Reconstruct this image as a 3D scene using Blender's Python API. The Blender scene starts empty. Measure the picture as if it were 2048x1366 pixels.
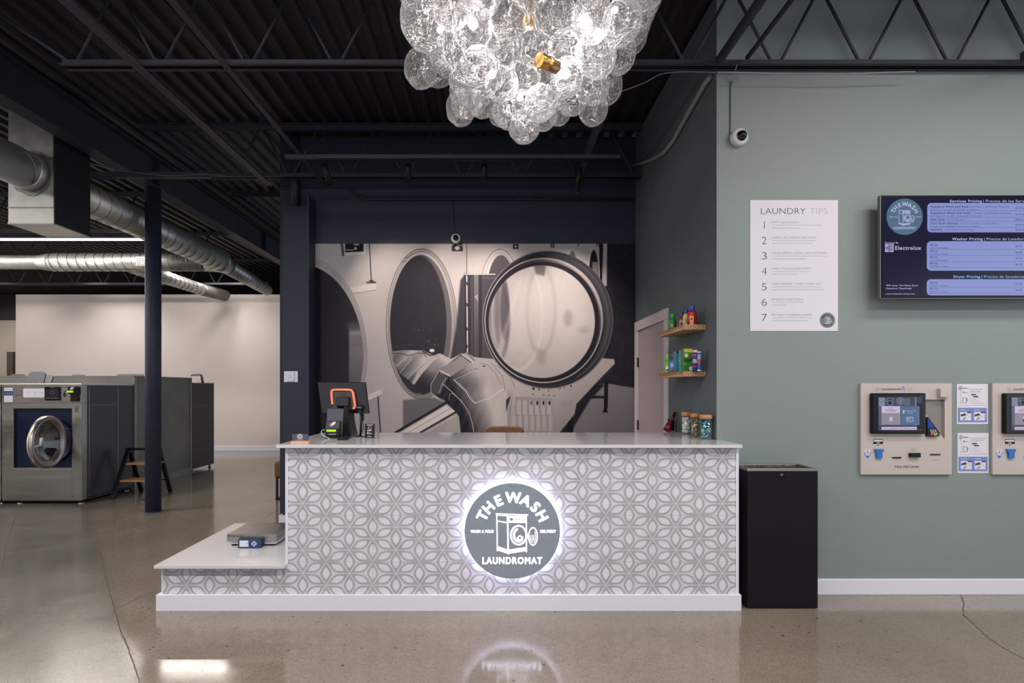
import bpy, math, random
import numpy as np
from mathutils import Vector, Matrix

# ------------------------------------------------------------------ camera, world, light, exposure
S = bpy.context.scene
F, CX, CY, H = 1072.4, 988.0, 776.0, 1.445        # focal length in px, principal point, eye height
cam_data = bpy.data.cameras.new('camera')
cam_data.sensor_width = 36.0
cam_data.lens = F / 2048 * 36
cam_data.shift_x = (1024 - CX) / 2048
cam_data.shift_y = (CY - 683) / 2048
cam_data.clip_start = 0.05
cam = bpy.data.objects.new('camera', cam_data)
S.collection.objects.link(cam)
cam.location = (0, 0, H)
cam.rotation_euler = (math.pi / 2, 0, 0)
S.camera = cam

S.view_settings.view_transform = 'Standard'
S.view_settings.look = 'None'
S.view_settings.gamma = 1
S.view_settings.use_curve_mapping = False
S.view_settings.exposure = 0.07
c = S.cycles
c.max_bounces = 7; c.diffuse_bounces = 4; c.glossy_bounces = 3
c.transmission_bounces = 6; c.transparent_max_bounces = 28
c.sample_clamp_indirect = 4.0; c.sample_clamp_direct = 0
c.caustics_reflective = False; c.caustics_refractive = False
c.use_denoising = True

world = bpy.data.worlds.new('world'); S.world = world
world.use_nodes = True
bg = world.node_tree.nodes['Background']
bg.inputs[0].default_value = (0.75, 0.83, 1.0, 1)
bg.inputs[1].default_value = 1.0

def area(name, loc, rot, sx, sy, power, color, spread=180):
    l = bpy.data.lights.new(name, 'AREA'); l.shape = 'RECTANGLE'; l.size = sx; l.size_y = sy
    l.energy = power; l.color = color; l.spread = math.radians(spread)
    o = bpy.data.objects.new(name, l); S.collection.objects.link(o)
    o.location = loc; o.rotation_euler = rot
    return o
# daylight entering through the shopfront glass behind the camera
WIN = [(-12.2, -9.6), (-9.2, -6.6), (-6.2, -3.6), (-3.2, -0.6), (0.2, 2.8), (3.2, 5.8)]
WPOW = [200, 200, 230, 270, 300, 300]
for (xa, xb), pw in zip(WIN, WPOW):
    area('window_and_end_light', ((xa + xb) / 2, -3.85, 1.75), (math.pi / 2, 0, math.pi), xb - xa - .1, 2.9, pw, (0.84, 0.90, 1.0))
# broad area light in front of the solid right-hand end wall, facing in
area('window_and_end_light', (6.85, 0.2, 1.9), (math.pi / 2, 0, math.pi / 2), 5.0, 2.6, 90, (0.95, 0.97, 1.0))
# broad area light in front of the solid left-hand wall, beside the laundry rows
area('window_and_end_light', (-15.8, 6.0, 2.0), (math.pi / 2, 0, -math.pi / 2), 9.0, 2.4, 300, (1.0, 0.95, 0.92))

# ------------------------------------------------------------------ helpers
def lin(c):
    c = c / 255.0
    return c / 12.92 if c <= 0.04045 else ((c + 0.055) / 1.055) ** 2.4
def rgb(*c): return tuple(lin(x) for x in c) + (1,)
def W(x, y, Y): return Vector(((x - CX) * Y / F, Y, H + (CY - y) * Y / F))
def wx(x, Y): return (x - CX) * Y / F
def wz(y, Y): return H + (CY - y) * Y / F

MATS = {}
def pm(name, col, rough=0.5, metal=0.0, emit=None, es=0.0, var=0.0, vscale=3.0, bump=0.0, bscale=60.0,
       spec=0.5, coat=0.0, stretch=None, alpha=None):
    if name in MATS: return MATS[name]
    m = bpy.data.materials.new(name); m.use_nodes = True
    nt = m.node_tree; b = nt.nodes['Principled BSDF']
    b.inputs['Base Color'].default_value = rgb(*col)
    b.inputs['Roughness'].default_value = rough
    b.inputs['Metallic'].default_value = metal
    b.inputs['Specular IOR Level'].default_value = spec
    if coat: b.inputs['Coat Weight'].default_value = coat; b.inputs['Coat Roughness'].default_value = .08
    if emit:
        b.inputs['Emission Color'].default_value = rgb(*emit); b.inputs['Emission Strength'].default_value = es
    tc = nt.nodes.new('ShaderNodeTexCoord'); mp = nt.nodes.new('ShaderNodeMapping')
    nt.links.new(tc.outputs['Object'], mp.inputs[0])
    if stretch: mp.inputs['Scale'].default_value = stretch
    if var:
        n = nt.nodes.new('ShaderNodeTexNoise'); n.inputs['Scale'].default_value = vscale; n.inputs['Detail'].default_value = 5
        nt.links.new(mp.outputs[0], n.inputs['Vector'])
        r = nt.nodes.new('ShaderNodeMapRange')
        r.inputs[1].default_value = .3; r.inputs[2].default_value = .7
        r.inputs[3].default_value = 1 - var; r.inputs[4].default_value = 1 + var
        nt.links.new(n.outputs[0], r.inputs[0])
        h = nt.nodes.new('ShaderNodeHueSaturation'); h.inputs['Color'].default_value = rgb(*col)
        nt.links.new(r.outputs[0], h.inputs['Value']); nt.links.new(h.outputs[0], b.inputs['Base Color'])
        if metal > .5:
            r2 = nt.nodes.new('ShaderNodeMapRange'); r2.inputs[3].default_value = max(.05, rough - .12); r2.inputs[4].default_value = rough + .12
            nt.links.new(n.outputs[0], r2.inputs[0]); nt.links.new(r2.outputs[0], b.inputs['Roughness'])
    if bump:
        n = nt.nodes.new('ShaderNodeTexNoise'); n.inputs['Scale'].default_value = bscale; n.inputs['Detail'].default_value = 3
        nt.links.new(mp.outputs[0], n.inputs['Vector'])
        bp = nt.nodes.new('ShaderNodeBump'); bp.inputs['Strength'].default_value = bump; bp.inputs['Distance'].default_value = .002
        nt.links.new(n.outputs[0], bp.inputs['Height']); nt.links.new(bp.outputs[0], b.inputs['Normal'])
    MATS[name] = m
    return m

_txt = {}
def text_mesh(s, bold):
    k = (s, bold)
    if k not in _txt:
        cu = bpy.data.curves.new('t', 'FONT'); cu.body = s; cu.size = 1; cu.offset = min(bold, 0); cu.resolution_u = 3; cu.space_character = 1 + max(0, bold) * 5
        ob = bpy.data.objects.new('t', cu); me = ob.to_mesh()
        v = [(q.co.x, q.co.y) for q in me.vertices]; f = [tuple(p.vertices) for p in me.polygons]
        ob.to_mesh_clear(); bpy.data.objects.remove(ob); bpy.data.curves.remove(cu)
        if bold > 0:                                  # heavier strokes: the outline repeated a hair apart
            n = len(v); b = bold * .8; v0, f0 = v, f; v = []; f = []
            for q, (dx, dy) in enumerate(((0, 0), (b, b), (-b, b), (b, -b), (-b, -b), (b, 0), (-b, 0))):
                v += [(x + dx, y + dy) for x, y in v0]; f += [tuple(i + q * n for i in t) for t in f0]
        _txt[k] = (v, f)
    return _txt[k]

LOC = {}
class MB:
    def __init__(s): s.v = []; s.f = []; s.m = []; s.s = []; s.cur = 0; s.xf = None; s.smooth = False
    def add(s, vs, fs, mi=None, smooth=None):
        o = len(s.v)
        if s.xf is not None: vs = [s.xf @ Vector(q) for q in vs]
        s.v += [tuple(q) for q in vs]
        for f in fs:
            s.f.append(tuple(o + i for i in f)); s.m.append(s.cur if mi is None else mi); s.s.append(s.smooth if smooth is None else smooth)
        return s
    def box(s, x0, x1, y0, y1, z0, z1, mi=None):
        x0, x1 = min(x0, x1), max(x0, x1); y0, y1 = min(y0, y1), max(y0, y1); z0, z1 = min(z0, z1), max(z0, z1)
        vs = [(x, y, z) for z in (z0, z1) for y in (y0, y1) for x in (x0, x1)]
        return s.add(vs, [(0, 2, 3, 1), (4, 5, 7, 6), (0, 1, 5, 4), (2, 6, 7, 3), (0, 4, 6, 2), (1, 3, 7, 5)], mi, False)
    def prism(s, poly, a0, a1, axis='y', mi=None, smooth=False):
        n = len(poly)
        def P(p, a): return (p[0], a, p[1]) if axis == 'y' else ((a, p[0], p[1]) if axis == 'x' else (p[0], p[1], a))
        vs = [P(p, a0) for p in poly] + [P(p, a1) for p in poly]
        s.add(vs, [tuple(range(n)), tuple(range(2 * n - 1, n - 1, -1))], mi, False)
        o = len(s.v) - 2 * n
        for i in range(n):
            j = (i + 1) % n
            s.f.append((o + i, o + n + i, o + n + j, o + j)); s.m.append(s.cur if mi is None else mi); s.s.append(smooth)
        return s
    def rings(s, rings, caps=(True, True), mi=None, smooth=True, closed=True):
        n = len(rings[0]); vs = [p for r in rings for p in r]; fs = []
        for a in range(len(rings) - 1):
            for i in range(n if closed else n - 1):
                j = (i + 1) % n
                fs.append((a * n + i, a * n + j, (a + 1) * n + j, (a + 1) * n + i))
        s.add(vs, fs, mi, smooth)
        o = len(s.v) - len(vs)
        if caps[0]: s.f.append(tuple(o + i for i in range(n - 1, -1, -1))); s.m.append(s.cur if mi is None else mi); s.s.append(False)
        if caps[1]: s.f.append(tuple(o + (len(rings) - 1) * n + i for i in range(n))); s.m.append(s.cur if mi is None else mi); s.s.append(False)
        return s
    def cyl(s, p0, p1, r0, r1=None, n=16, mi=None, caps=(True, True)):
        p0, p1 = Vector(p0), Vector(p1); r1 = r0 if r1 is None else r1
        d = (p1 - p0).normalized(); u = d.orthogonal().normalized(); w = d.cross(u)
        R = lambda p, r: [p + (u * math.cos(t) + w * math.sin(t)) * r for t in [2 * math.pi * i / n for i in range(n)]]
        return s.rings([R(p0, r0), R(p1, r1)], caps, mi)
    def tube(s, pts, r, n=8, mi=None):
        pts = [Vector(p) for p in pts]; rr = r if isinstance(r, (list, tuple)) else [r] * len(pts)
        rings = []; u = None
        for i, p in enumerate(pts):
            d = (pts[min(i + 1, len(pts) - 1)] - pts[max(i - 1, 0)]).normalized()
            u = d.orthogonal().normalized() if u is None else (u - d * u.dot(d)).normalized()
            w = d.cross(u)
            rings.append([p + (u * math.cos(t) + w * math.sin(t)) * rr[i] for t in [2 * math.pi * k / n for k in range(n)]])
        return s.rings(rings, (True, True), mi)
    def lathe(s, prof, c=(0, 0, 0), n=24, mi=None, sx=1.0, M=None, smooth=True, caps=(True, True)):
        c = Vector(c); rings = []
        for r, z in prof:
            r = max(r, 1e-4); ring = []
            for i in range(n):
                t = 2 * math.pi * i / n; q = Vector((r * math.cos(t) * sx, r * math.sin(t), z))
                if M is not None: q = M @ q
                ring.append(c + q)
            rings.append(ring)
        return s.rings(rings, caps, mi, smooth)
    def sphere(s, c, r, n=16, m=10, mi=None, sz=1.0):
        return s.lathe([(r * math.sin(math.pi * k / m), -r * sz * math.cos(math.pi * k / m)) for k in range(m + 1)], c, n, mi, caps=(False, False))
    def flat(s, pts, mi=None):
        return s.add(pts, [tuple(range(len(pts)))], mi, False)
    def text(s, t, x, z, h, y, w=None, align='l', bold=0.0, ang=0.0, mi=None):
        """lettering in a plane of constant y; h = capital height; (x,z) = baseline left / centre / right"""
        v, f = text_mesh(t, bold)
        if not v: return s
        x0 = min(p[0] for p in v); x1 = max(p[0] for p in v)
        k = h / 0.69; kx = k if w is None else w / (x1 - x0)
        ox = {'l': 0, 'c': -(x1 - x0) * kx / 2, 'r': -(x1 - x0) * kx}[align]
        ca, sa = math.cos(ang), math.sin(ang); out = []
        for a, b in v:
            px, pz = (a - x0) * kx + ox, b * k
            out.append((x + px * ca - pz * sa, y, z + px * sa + pz * ca))
        return s.add(out, f, mi, False)
    def build(s, name, mats, parent=None, bevel=0.0, origin=None, seg=2, sub=0):
        base = Vector((0, 0, 0))
        if parent is not None: base = LOC[parent.name]
        elif origin is not None: base = Vector(origin)
        elif s.v:
            a = np.array(s.v); mn, mx = a.min(0), a.max(0); base = Vector(((mn[0] + mx[0]) / 2, (mn[1] + mx[1]) / 2, mn[2]))
        me = bpy.data.meshes.new(name)
        me.from_pydata([(p[0] - base[0], p[1] - base[1], p[2] - base[2]) for p in s.v], [], s.f)
        if not isinstance(mats, (list, tuple)): mats = [mats]
        for m in mats: me.materials.append(m)
        me.polygons.foreach_set('material_index', s.m); me.polygons.foreach_set('use_smooth', s.s)
        me.update()
        o = bpy.data.objects.new(name, me); S.collection.objects.link(o)
        if parent is not None: o.parent = parent
        else: o.location = base
        LOC[o.name] = Vector(base)
        if bevel:
            b = o.modifiers.new('bevel', 'BEVEL'); b.width = bevel; b.segments = seg; b.limit_method = 'ANGLE'; b.angle_limit = math.radians(40)
        if sub:
            b = o.modifiers.new('sub', 'SUBSURF'); b.levels = sub; b.render_levels = sub
        return o

class Draw:
    """flat print in photo-like units: (px,py) mapped by f(px,py,d) to the world, d metres in front of the sheet"""
    def __init__(s, mb, f, step=0.0005): s.mb = mb; s.f = f; s.step = step
    def poly(s, pts, mi, l=1): s.mb.flat([s.f(p[0], p[1], l * s.step) for p in pts], mi)
    def rect(s, x0, y0, x1, y1, mi, l=1): s.poly([(x0, y1), (x1, y1), (x1, y0), (x0, y0)], mi, l)
    def rrect(s, x0, y0, x1, y1, r, mi, l=1):
        pts = []
        for cx, cy, a in ((x0 + r, y0 + r, 180), (x1 - r, y0 + r, 270), (x1 - r, y1 - r, 0), (x0 + r, y1 - r, 90)):
            for k in range(5):
                t = math.radians(a + k * 22.5); pts.append((cx + r * math.cos(t), cy + r * math.sin(t)))
        s.poly(pts[::-1], mi, l)
    def disc(s, cx, cy, rx, mi, l=1, ry=None, n=36):
        ry = ry or rx; s.poly([(cx + rx * math.cos(-2 * math.pi * k / n), cy + ry * math.sin(-2 * math.pi * k / n)) for k in range(n)], mi, l)
    def ring(s, cx, cy, rx, ry, w, mi, l=1, n=36, a0=0, a1=360):
        P = []
        m = n if a1 - a0 >= 360 else max(4, int(n * (a1 - a0) / 360))
        for k in range(m + 1):
            t = math.radians(a0 + (a1 - a0) * k / m); P.append((math.cos(t), math.sin(t)))
        for k in range(m):
            (c0, s0), (c1, s1) = P[k], P[k + 1]
            s.poly([(cx + rx * c0, cy + ry * s0), (cx + (rx - w) * c0, cy + (ry - w) * s0), (cx + (rx - w) * c1, cy + (ry - w) * s1), (cx + rx * c1, cy + ry * s1)], mi, l)
    def line(s, pts, w, mi, l=1):
        for (x0, y0), (x1, y1) in zip(pts, pts[1:]):
            d = math.hypot(x1 - x0, y1 - y0) or 1; nx, ny = -(y1 - y0) / d * w / 2, (x1 - x0) / d * w / 2
            s.poly([(x0 + nx, y0 + ny), (x1 + nx, y1 + ny), (x1 - nx, y1 - ny), (x0 - nx, y0 - ny)], mi, l)
    def text(s, t, x, y, h, mi, l=1, w=None, align='l', bold=0.0, ang=0.0):
        """y = baseline (down), h = capital height"""
        v, f = text_mesh(t, bold)
        if not v: return
        x0 = min(p[0] for p in v); x1 = max(p[0] for p in v)
        k = h / 0.69; kx = k if w is None else w / (x1 - x0)
        ox = {'l': 0, 'c': -(x1 - x0) * kx / 2, 'r': -(x1 - x0) * kx}[align]
        ca, sa = math.cos(ang), math.sin(ang); out = []
        for a, b in v:
            px, py = (a - x0) * kx + ox, -b * k
            out.append(s.f(x + px * ca + py * sa, y - px * sa + py * ca, l * s.step))
        s.mb.add(out, f, mi, False)
    def sub(s, x, y, k):
        """local units: origin moved to (x,y), scaled by k"""
        return Draw(s.mb, lambda a, b, d: s.f(x + a * k, y + b * k, d), s.step)

def wall_plane(Y): return lambda px, py, d: W(px, py, Y) * 1.0 + Vector((0, -d, 0))

def thing(name, label, cat, loc=(0, 0, 0), group=None):
    o = bpy.data.objects.new(name, None); S.collection.objects.link(o); o.empty_display_size = .1
    o.location = loc; LOC[o.name] = Vector(loc)
    return tag(o, label, cat, group)
def tag(o, label, cat, group=None):
    o['label'] = label; o['category'] = cat
    if group: o['group'] = group
    return o
def struct(name, mb, mats, parent=None, **k):
    o = mb.build(name, mats, parent, origin=(0, 0, 0) if parent is None else None, **k)
    if parent is None: o['kind'] = 'structure'
    return o
def dup(root, loc, label, group=None):
    def rec(o, par):
        cpy = o.copy(); S.collection.objects.link(cpy)
        if par is not None: cpy.parent = par
        for ch in o.children: rec(ch, cpy)
        return cpy
    r = rec(root, None); r.location = loc; r['label'] = label; LOC[r.name] = Vector(loc)
    if group: r['group'] = group
    return r

def logo(D, bgm, fg, l=1):
    """round laundromat badge, drawn in a unit of radius 100"""
    if bgm is not None: D.disc(0, 0, 100, bgm, l, n=64)
    l += 1
    for ch, dx, dy in (('T', -62.4, 32), ('H', -50.4, 49.6), ('E', -29, 65), ('W', 2, 70), ('A', 27.5, 62), ('S', 48, 50), ('H', 61, 31)):
        a = math.atan2(dy, dx); r = 59.5; an = a - math.pi / 2
        D.text(ch, r * math.cos(a), -r * math.sin(a), 21, fg, l, align='c', bold=.045, ang=an)
    D.text('LAUNDROMAT', 0, 68.5, 13.5, fg, l, w=125, align='c', bold=.036)
    D.text('WASH & FOLD', -63, 3.5, 5.6, fg, l, w=48, align='c', bold=.035)
    D.text('DELIVERY', 75, 3.5, 5.6, fg, l, w=33, align='c', bold=.035)
    q = lambda *p: [((x - 656) / 4.98, (y - 692) / 4.98) for x, y in p]
    D.line(q((483, 512), (822, 525)), 2.4, fg, l)
    D.line(q((495, 515), (500, 902)), 2.4, fg, l); D.line(q((607, 520), (614, 934)), 3.2, fg, l); D.line(q((803, 525), (804, 914)), 2.4, fg, l)
    D.line(q((500, 588), (610, 606)), 2.4, fg, l); D.line(q((500, 528), (610, 535)), 1.4, fg, l)
    D.poly(q((505, 895), (612, 930), (802, 900), (802, 858), (612, 886), (505, 850)), fg, l)
    D.poly(q((612, 606), (802, 608), (802, 535), (612, 532)), fg, l)
    if bgm is not None:
        D.disc(*q((648, 570))[0], 3.4, bgm, l + 1, n=16); D.rect(*q((690, 548))[0], *q((790, 553))[0], bgm, l + 1)
        D.rect(*q((690, 566))[0], *q((740, 572))[0], bgm, l + 1); D.rect(*q((690, 584))[0], *q((790, 590))[0], bgm, l + 1)
    cx, cy = q((722, 735))[0]
    D.ring(cx, cy, 18, 21.5, 3.6, fg, l, n=40)
    D.ring(cx, cy, 12.6, 15.5, 5.2, fg, l, n=40, a0=40, a1=260)
    for k in range(9): D.disc(cx + 3 + 5 * math.cos(k * 2.4), cy + 6 + 4 * math.sin(k * 2.4), 2.3 - k * .1, fg, l, n=8)
    cx, cy = q((872, 748))[0]
    D.ring(cx, cy, 10.4, 19.6, 2.8, fg, l, n=36); D.ring(cx, cy, 6.2, 13.8, 1.3, fg, l, n=30, a0=-50, a1=190)
    D.line([(cx - 2, cy - 4), (cx - 1, cy + 9)], 1.4, fg, l); D.line([(cx + 2, cy - 3), (cx + 1, cy + 9)], 1.2, fg, l)
    D.poly(q((815, 770), (830, 770), (830, 735), (815, 735)), fg, l)

# ------------------------------------------------------------------ common materials
M_navy = pm('navy_paint', (42, 47, 64), .55, var=.06, spec=.3)
M_black_steel = pm('black_steel', (50, 52, 64), .5, var=.08, spec=.3)
M_deck = pm('black_deck', (27, 25, 31), .6, var=.1)
M_darkgreen = pm('charcoal_green_paint', (84, 93, 98), .6, var=.03, spec=.3)
M_green = pm('sage_wall_paint', (119, 131, 131), .6, var=.02, vscale=1.2, bump=.08, bscale=180)
M_white = pm('white_trim_paint', (214, 215, 230), .35)
M_cream = pm('white_wall_paint', (203, 195, 191), .6, var=.015)
M_quartz = pm('white_quartz', (198, 197, 202), .12, var=.015, coat=.2)
M_black = pm('black_plastic', (17, 17, 21), .4, spec=.25)
M_bluepl = pm('dark_blue_plastic', (38, 44, 60), .4)
M_lightgrey = pm('light_grey', (190, 190, 198), .4)
M_paper = pm('white_paper', (205, 203, 216), .6)
M_ink = pm('dark_ink', (58, 58, 66), .6)
M_greyink = pm('grey_ink', (120, 120, 130), .6)
M_paleink = pm('pale_grey_ink', (165, 163, 172), .6)
M_steel = pm('brushed_steel', (150, 146, 142), .38, 1.0, var=.06, vscale=2, bump=.05, bscale=90, stretch=(1, 1, 14))
M_darksteel = pm('dark_side_steel', (66, 65, 70), .45, .5, var=.05)
M_galv = pm('galvanised_steel', (178, 178, 174), .4, .8, var=.12, vscale=9)
M_chrome = pm('chrome', (200, 200, 205), .12, 1.0)
M_wood = pm('light_wood', (176, 132, 92), .5, var=.12, vscale=4, stretch=(1, 1, 18))
M_brass = pm('brass', (196, 152, 92), .25, 1.0)
# ------------------------------------------------------------------ room shell
ZC = 4.215                 # underside of the roof deck
YW, XW = 3.757, 1.5605     # green wall face, alcove side wall face
YB = 5.91                  # mural wall face
def floor_mat():
    m = bpy.data.materials.new('polished_concrete'); m.use_nodes = True; nt = m.node_tree; N = nt.nodes; L = nt.links
    b = N['Principled BSDF']
    tc = N.new('ShaderNodeTexCoord')
    def noise(scale, det=5, rough=.5, dist=0):
        n = N.new('ShaderNodeTexNoise'); n.inputs['Scale'].default_value = scale; n.inputs['Detail'].default_value = det
        n.inputs['Roughness'].default_value = rough; n.inputs['Distortion'].default_value = dist
        L.new(tc.outputs['Object'], n.inputs['Vector']); return n
    def ramp(src, stops):
        r = N.new('ShaderNodeValToRGB'); e = r.color_ramp.elements
        e[0].position, e[0].color = stops[0]; e[1].position, e[1].color = stops[-1]
        for p, col in stops[1:-1]:
            q = e.new(p); q.color = col
        L.new(src, r.inputs[0]); return r
    def mix(f, a, bb, mode='MIX'):
        x = N.new('ShaderNodeMix'); x.data_type = 'RGBA'; x.blend_type = mode
        if isinstance(f, float): x.inputs[0].default_value = f
        else: L.new(f, x.inputs[0])
        for s, i in ((a, 6), (bb, 7)):
            if isinstance(s, tuple): x.inputs[i].default_value = s
            else: L.new(s, x.inputs[i])
        return x.outputs[2]
    warm = ramp(noise(.55, 6, .6).outputs[0], [(.32, rgb(114, 105, 95)), (.5, rgb(127, 118, 108)), (.68, rgb(139, 130, 120))])
    cool = ramp(noise(.8, 7, .65, .6).outputs[0], [(.3, rgb(80, 77, 72)), (.5, rgb(98, 94, 88)), (.7, rgb(116, 110, 103))])
    # the older slab lies to the left of the slanting joint
    sx = N.new('ShaderNodeSeparateXYZ'); L.new(tc.outputs['Object'], sx.inputs[0])
    a = N.new('ShaderNodeMath'); a.operation = 'MULTIPLY_ADD'; L.new(sx.outputs[1], a.inputs[0]); a.inputs[1].default_value = .8228; a.inputs[2].default_value = 0
    a2 = N.new('ShaderNodeMath'); a2.operation = 'ADD'; L.new(a.outputs[0], a2.inputs[0]); L.new(sx.outputs[0], a2.inputs[1])
    mr = N.new('ShaderNodeMapRange'); L.new(a2.outputs[0], mr.inputs[0]); mr.inputs[1].default_value = .35; mr.inputs[2].default_value = .47
    base = mix(mr.outputs[0], cool.outputs[0], warm.outputs[0])
    fine = ramp(noise(95, 3, .7).outputs[0], [(.34, (.45, .43, .41, 1)), (.44, (1, 1, 1, 1)), (.6, (1, 1, 1, 1)), (.7, (1.3, 1.3, 1.3, 1))])
    base = mix(1.0, base, fine.outputs[0], 'MULTIPLY')
    grain = ramp(noise(28, 4, .75).outputs[0], [(.3, (.86, .86, .86, 1)), (.7, (1.1, 1.1, 1.1, 1))])
    base = mix(1.0, base, grain.outputs[0], 'MULTIPLY')
    vo = N.new('ShaderNodeTexVoronoi'); vo.inputs['Scale'].default_value = 17; vo.inputs['Randomness'].default_value = 1
    wv = N.new('ShaderNodeVectorMath'); wv.operation = 'ADD'; L.new(tc.outputs['Object'], wv.inputs[0])
    nn = noise(22, 2); sc = N.new('ShaderNodeVectorMath'); sc.operation = 'SCALE'; sc.inputs[3].default_value = .03; L.new(nn.outputs[1], sc.inputs[0]); L.new(sc.outputs[0], wv.inputs[1])
    L.new(wv.outputs[0], vo.inputs['Vector'])
    stone = ramp(vo.outputs['Distance'], [(.10, (1, 1, 1, 1)), (.15, (0, 0, 0, 1))])
    sel = N.new('ShaderNodeSeparateColor'); L.new(vo.outputs['Color'], sel.inputs[0])
    pick = ramp(sel.outputs[0], [(.66, (0, 0, 0, 1)), (.68, (1, 1, 1, 1))])
    zone = ramp(noise(.9, 2).outputs[0], [(.38, (0, 0, 0, 1)), (.52, (1, 1, 1, 1))])
    k = mix(1.0, stone.outputs[0], pick.outputs[0], 'MULTIPLY'); k = mix(1.0, k, zone.outputs[0], 'MULTIPLY')
    base = mix(k, base, rgb(70, 60, 52))
    L.new(base, b.inputs['Base Color'])
    rr = N.new('ShaderNodeMapRange'); L.new(noise(1.6, 6, .7, .5).outputs[0], rr.inputs[0]); rr.inputs[1].default_value = .3; rr.inputs[2].default_value = .7
    rr.inputs[3].default_value = .05; rr.inputs[4].default_value = .15
    ra = N.new('ShaderNodeMapRange'); L.new(mr.outputs[0], ra.inputs[0]); ra.inputs[3].default_value = .11; ra.inputs[4].default_value = .015
    rs_ = N.new('ShaderNodeMath'); rs_.operation = 'ADD'; L.new(rr.outputs[0], rs_.inputs[0]); L.new(ra.outputs[0], rs_.inputs[1]); L.new(rs_.outputs[0], b.inputs['Roughness']); b.inputs['Specular IOR Level'].default_value = .8
    bp = N.new('ShaderNodeBump'); bp.inputs['Strength'].default_value = .05; bp.inputs['Distance'].default_value = .01
    L.new(noise(2.2, 3).outputs[0], bp.inputs['Height']); L.new(bp.outputs[0], b.inputs['Normal'])
    return m
fl = MB(); fl.box(-16.2, 7.2, -4.2, 17, -.12, 0)
FLOOR = struct('floor', fl, floor_mat())
LOC['floor'] = Vector((0, 0, 0))
M_crack = pm('crack_fill', (52, 46, 40), .8)
def crack(name, pts, w, seed):
    rnd = random.Random(seed); mb = MB(); P = []
    for (x0, y0), (x1, y1) in zip(pts, pts[1:]):
        a = Vector((wx(x0, F * H / (y0 - CY)), F * H / (y0 - CY), 0)); b = Vector((wx(x1, F * H / (y1 - CY)), F * H / (y1 - CY), 0))
        n = max(2, int((b - a).length / .035))
        for k in range(n):
            q = a.lerp(b, k / n); P.append(Vector((q.x + rnd.uniform(-.004, .004), q.y + rnd.uniform(-.004, .004), .0009)))
    P.append(Vector((b.x, b.y, .0009)))
    ww = [w * rnd.uniform(.5, 1.2) for _ in P]; L = []; R = []
    for i, p in enumerate(P):
        d = (P[min(i + 1, len(P) - 1)] - P[max(i - 1, 0)]); d.z = 0; d.normalize(); nn = Vector((-d.y, d.x, 0))
        L.append(p + nn * ww[i] / 2); R.append(p - nn * ww[i] / 2)
    for i in range(len(P) - 1): mb.flat([R[i], R[i + 1], L[i + 1], L[i]])
    mb.build(name, M_crack, FLOOR)
crack('crack', [(1921, 1189), (1927, 1203), (1926, 1230), (1945, 1246), (1972, 1273), (2010, 1298), (2055, 1322)], .005, 3)
crack('joint', [(284, 1385), (271, 1336), (240, 1257), (215, 1169), (200, 1105)], .0045, 5)
crack('joint', [(236, 1216), (270, 1200), (306, 1184)], .003, 6)
crack('joint', [(5, 1135), (14, 1085), (30, 1035)], .003, 7)
crack('crack', [(520, 1045), (545, 1025), (580, 1008)], .003, 8)

mb = MB()                                        # corrugated roof deck, ribs running away from the camera
prof = []; x = -16.2
while x < 7.2:
    prof += [(x, ZC), (x + .045, ZC), (x + .065, ZC + .04), (x + .135, ZC + .04)]; x += .155
rib = [(p[0], p[1]) for p in prof]
vs = [(px, y, pz) for y in (-4.2, 17) for px, pz in rib]; n = len(rib)
mb.add(vs, [(i, n + i, n + i + 1, i + 1) for i in range(n - 1)])
mb.box(-16.2, 7.3, -4.2, 17, ZC + .05, ZC + .12)
struct('ceiling', mb, M_deck)

struct('wall_right', MB().box(XW, 7.1, YW, YW + .1, 0, ZC - .002), M_green)
struct('wall_side', MB().box(XW, XW + .1, YW + .1, YB + .14, 0, ZC - .002).box(XW - .0015, XW, YW + .004, YB, 0, ZC - .002), M_darkgreen)
mb = MB(); mb.box(-2.36, XW, YB, YB + .14, 0, ZC - .002)
struct('wall_back', mb, M_navy)
mb = MB(); mb.box(-2.25, -1.968, 5.705, YB, .0, 3.376); mb.box(-1.985, -1.968, 5.70, YB, 3.376, 3.5)
struct('wall_pier', mb, M_navy)
mb = MB(); mb.box(-2.285, -1.95, 5.69, 5.705, 0, .092); mb.box(-2.285, -2.25, 5.705, YB, 0, .092)
struct('baseboard_pier', mb, M_white)
mb = MB(); mb.box(-10.97, -1.5, 12.3, 12.44, 0, 3.59)
struct('wall_partition', mb, M_cream)
struct('baseboard_partition', MB().box(-10.97, -1.5, 12.28, 12.3, 0, .115), M_white, bevel=.004)
mb = MB(); mb.box(-16.1, XW, 16.0, 16.1, 0, ZC, 0); mb.box(-16.1, XW, 15.98, 16.0, 0, 3.46, 1)
struct('wall_far', mb, [M_deck, pm('beige_panel', (150, 143, 134), .6, var=.04, stretch=(6, 1, .2))])
mb = MB(); mb.box(-14.45, -14.27, 15.9, 15.98, 0, 2.52)
struct('trim_1', mb, pm('brown_door_frame', (60, 52, 46), .5))
struct('wall_left', MB().box(-16.2, -16.1, -4.2, 17, 0, ZC), M_cream)
struct('wall_end', MB().box(7.1, 7.2, -4.2, YW + .1, 0, ZC), M_green)
mb = MB(); mb.box(-16.1, 7.1, -4.1, -4.0, 3.25, ZC); mb.box(-16.1, 7.1, -4.1, -4.0, 0, .25)
xs = [-16.1] + [v for w in WIN for v in w] + [7.1]
for a, b in zip(xs[0::2], xs[1::2]): mb.box(a, b, -4.1, -4.0, .25, 3.25)
struct('wall_front', mb, M_cream)
M_glass = bpy.data.materials.new('window_glass'); M_glass.use_nodes = True
_nt = M_glass.node_tree; _nt.nodes.remove(_nt.nodes['Principled BSDF'])
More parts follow.
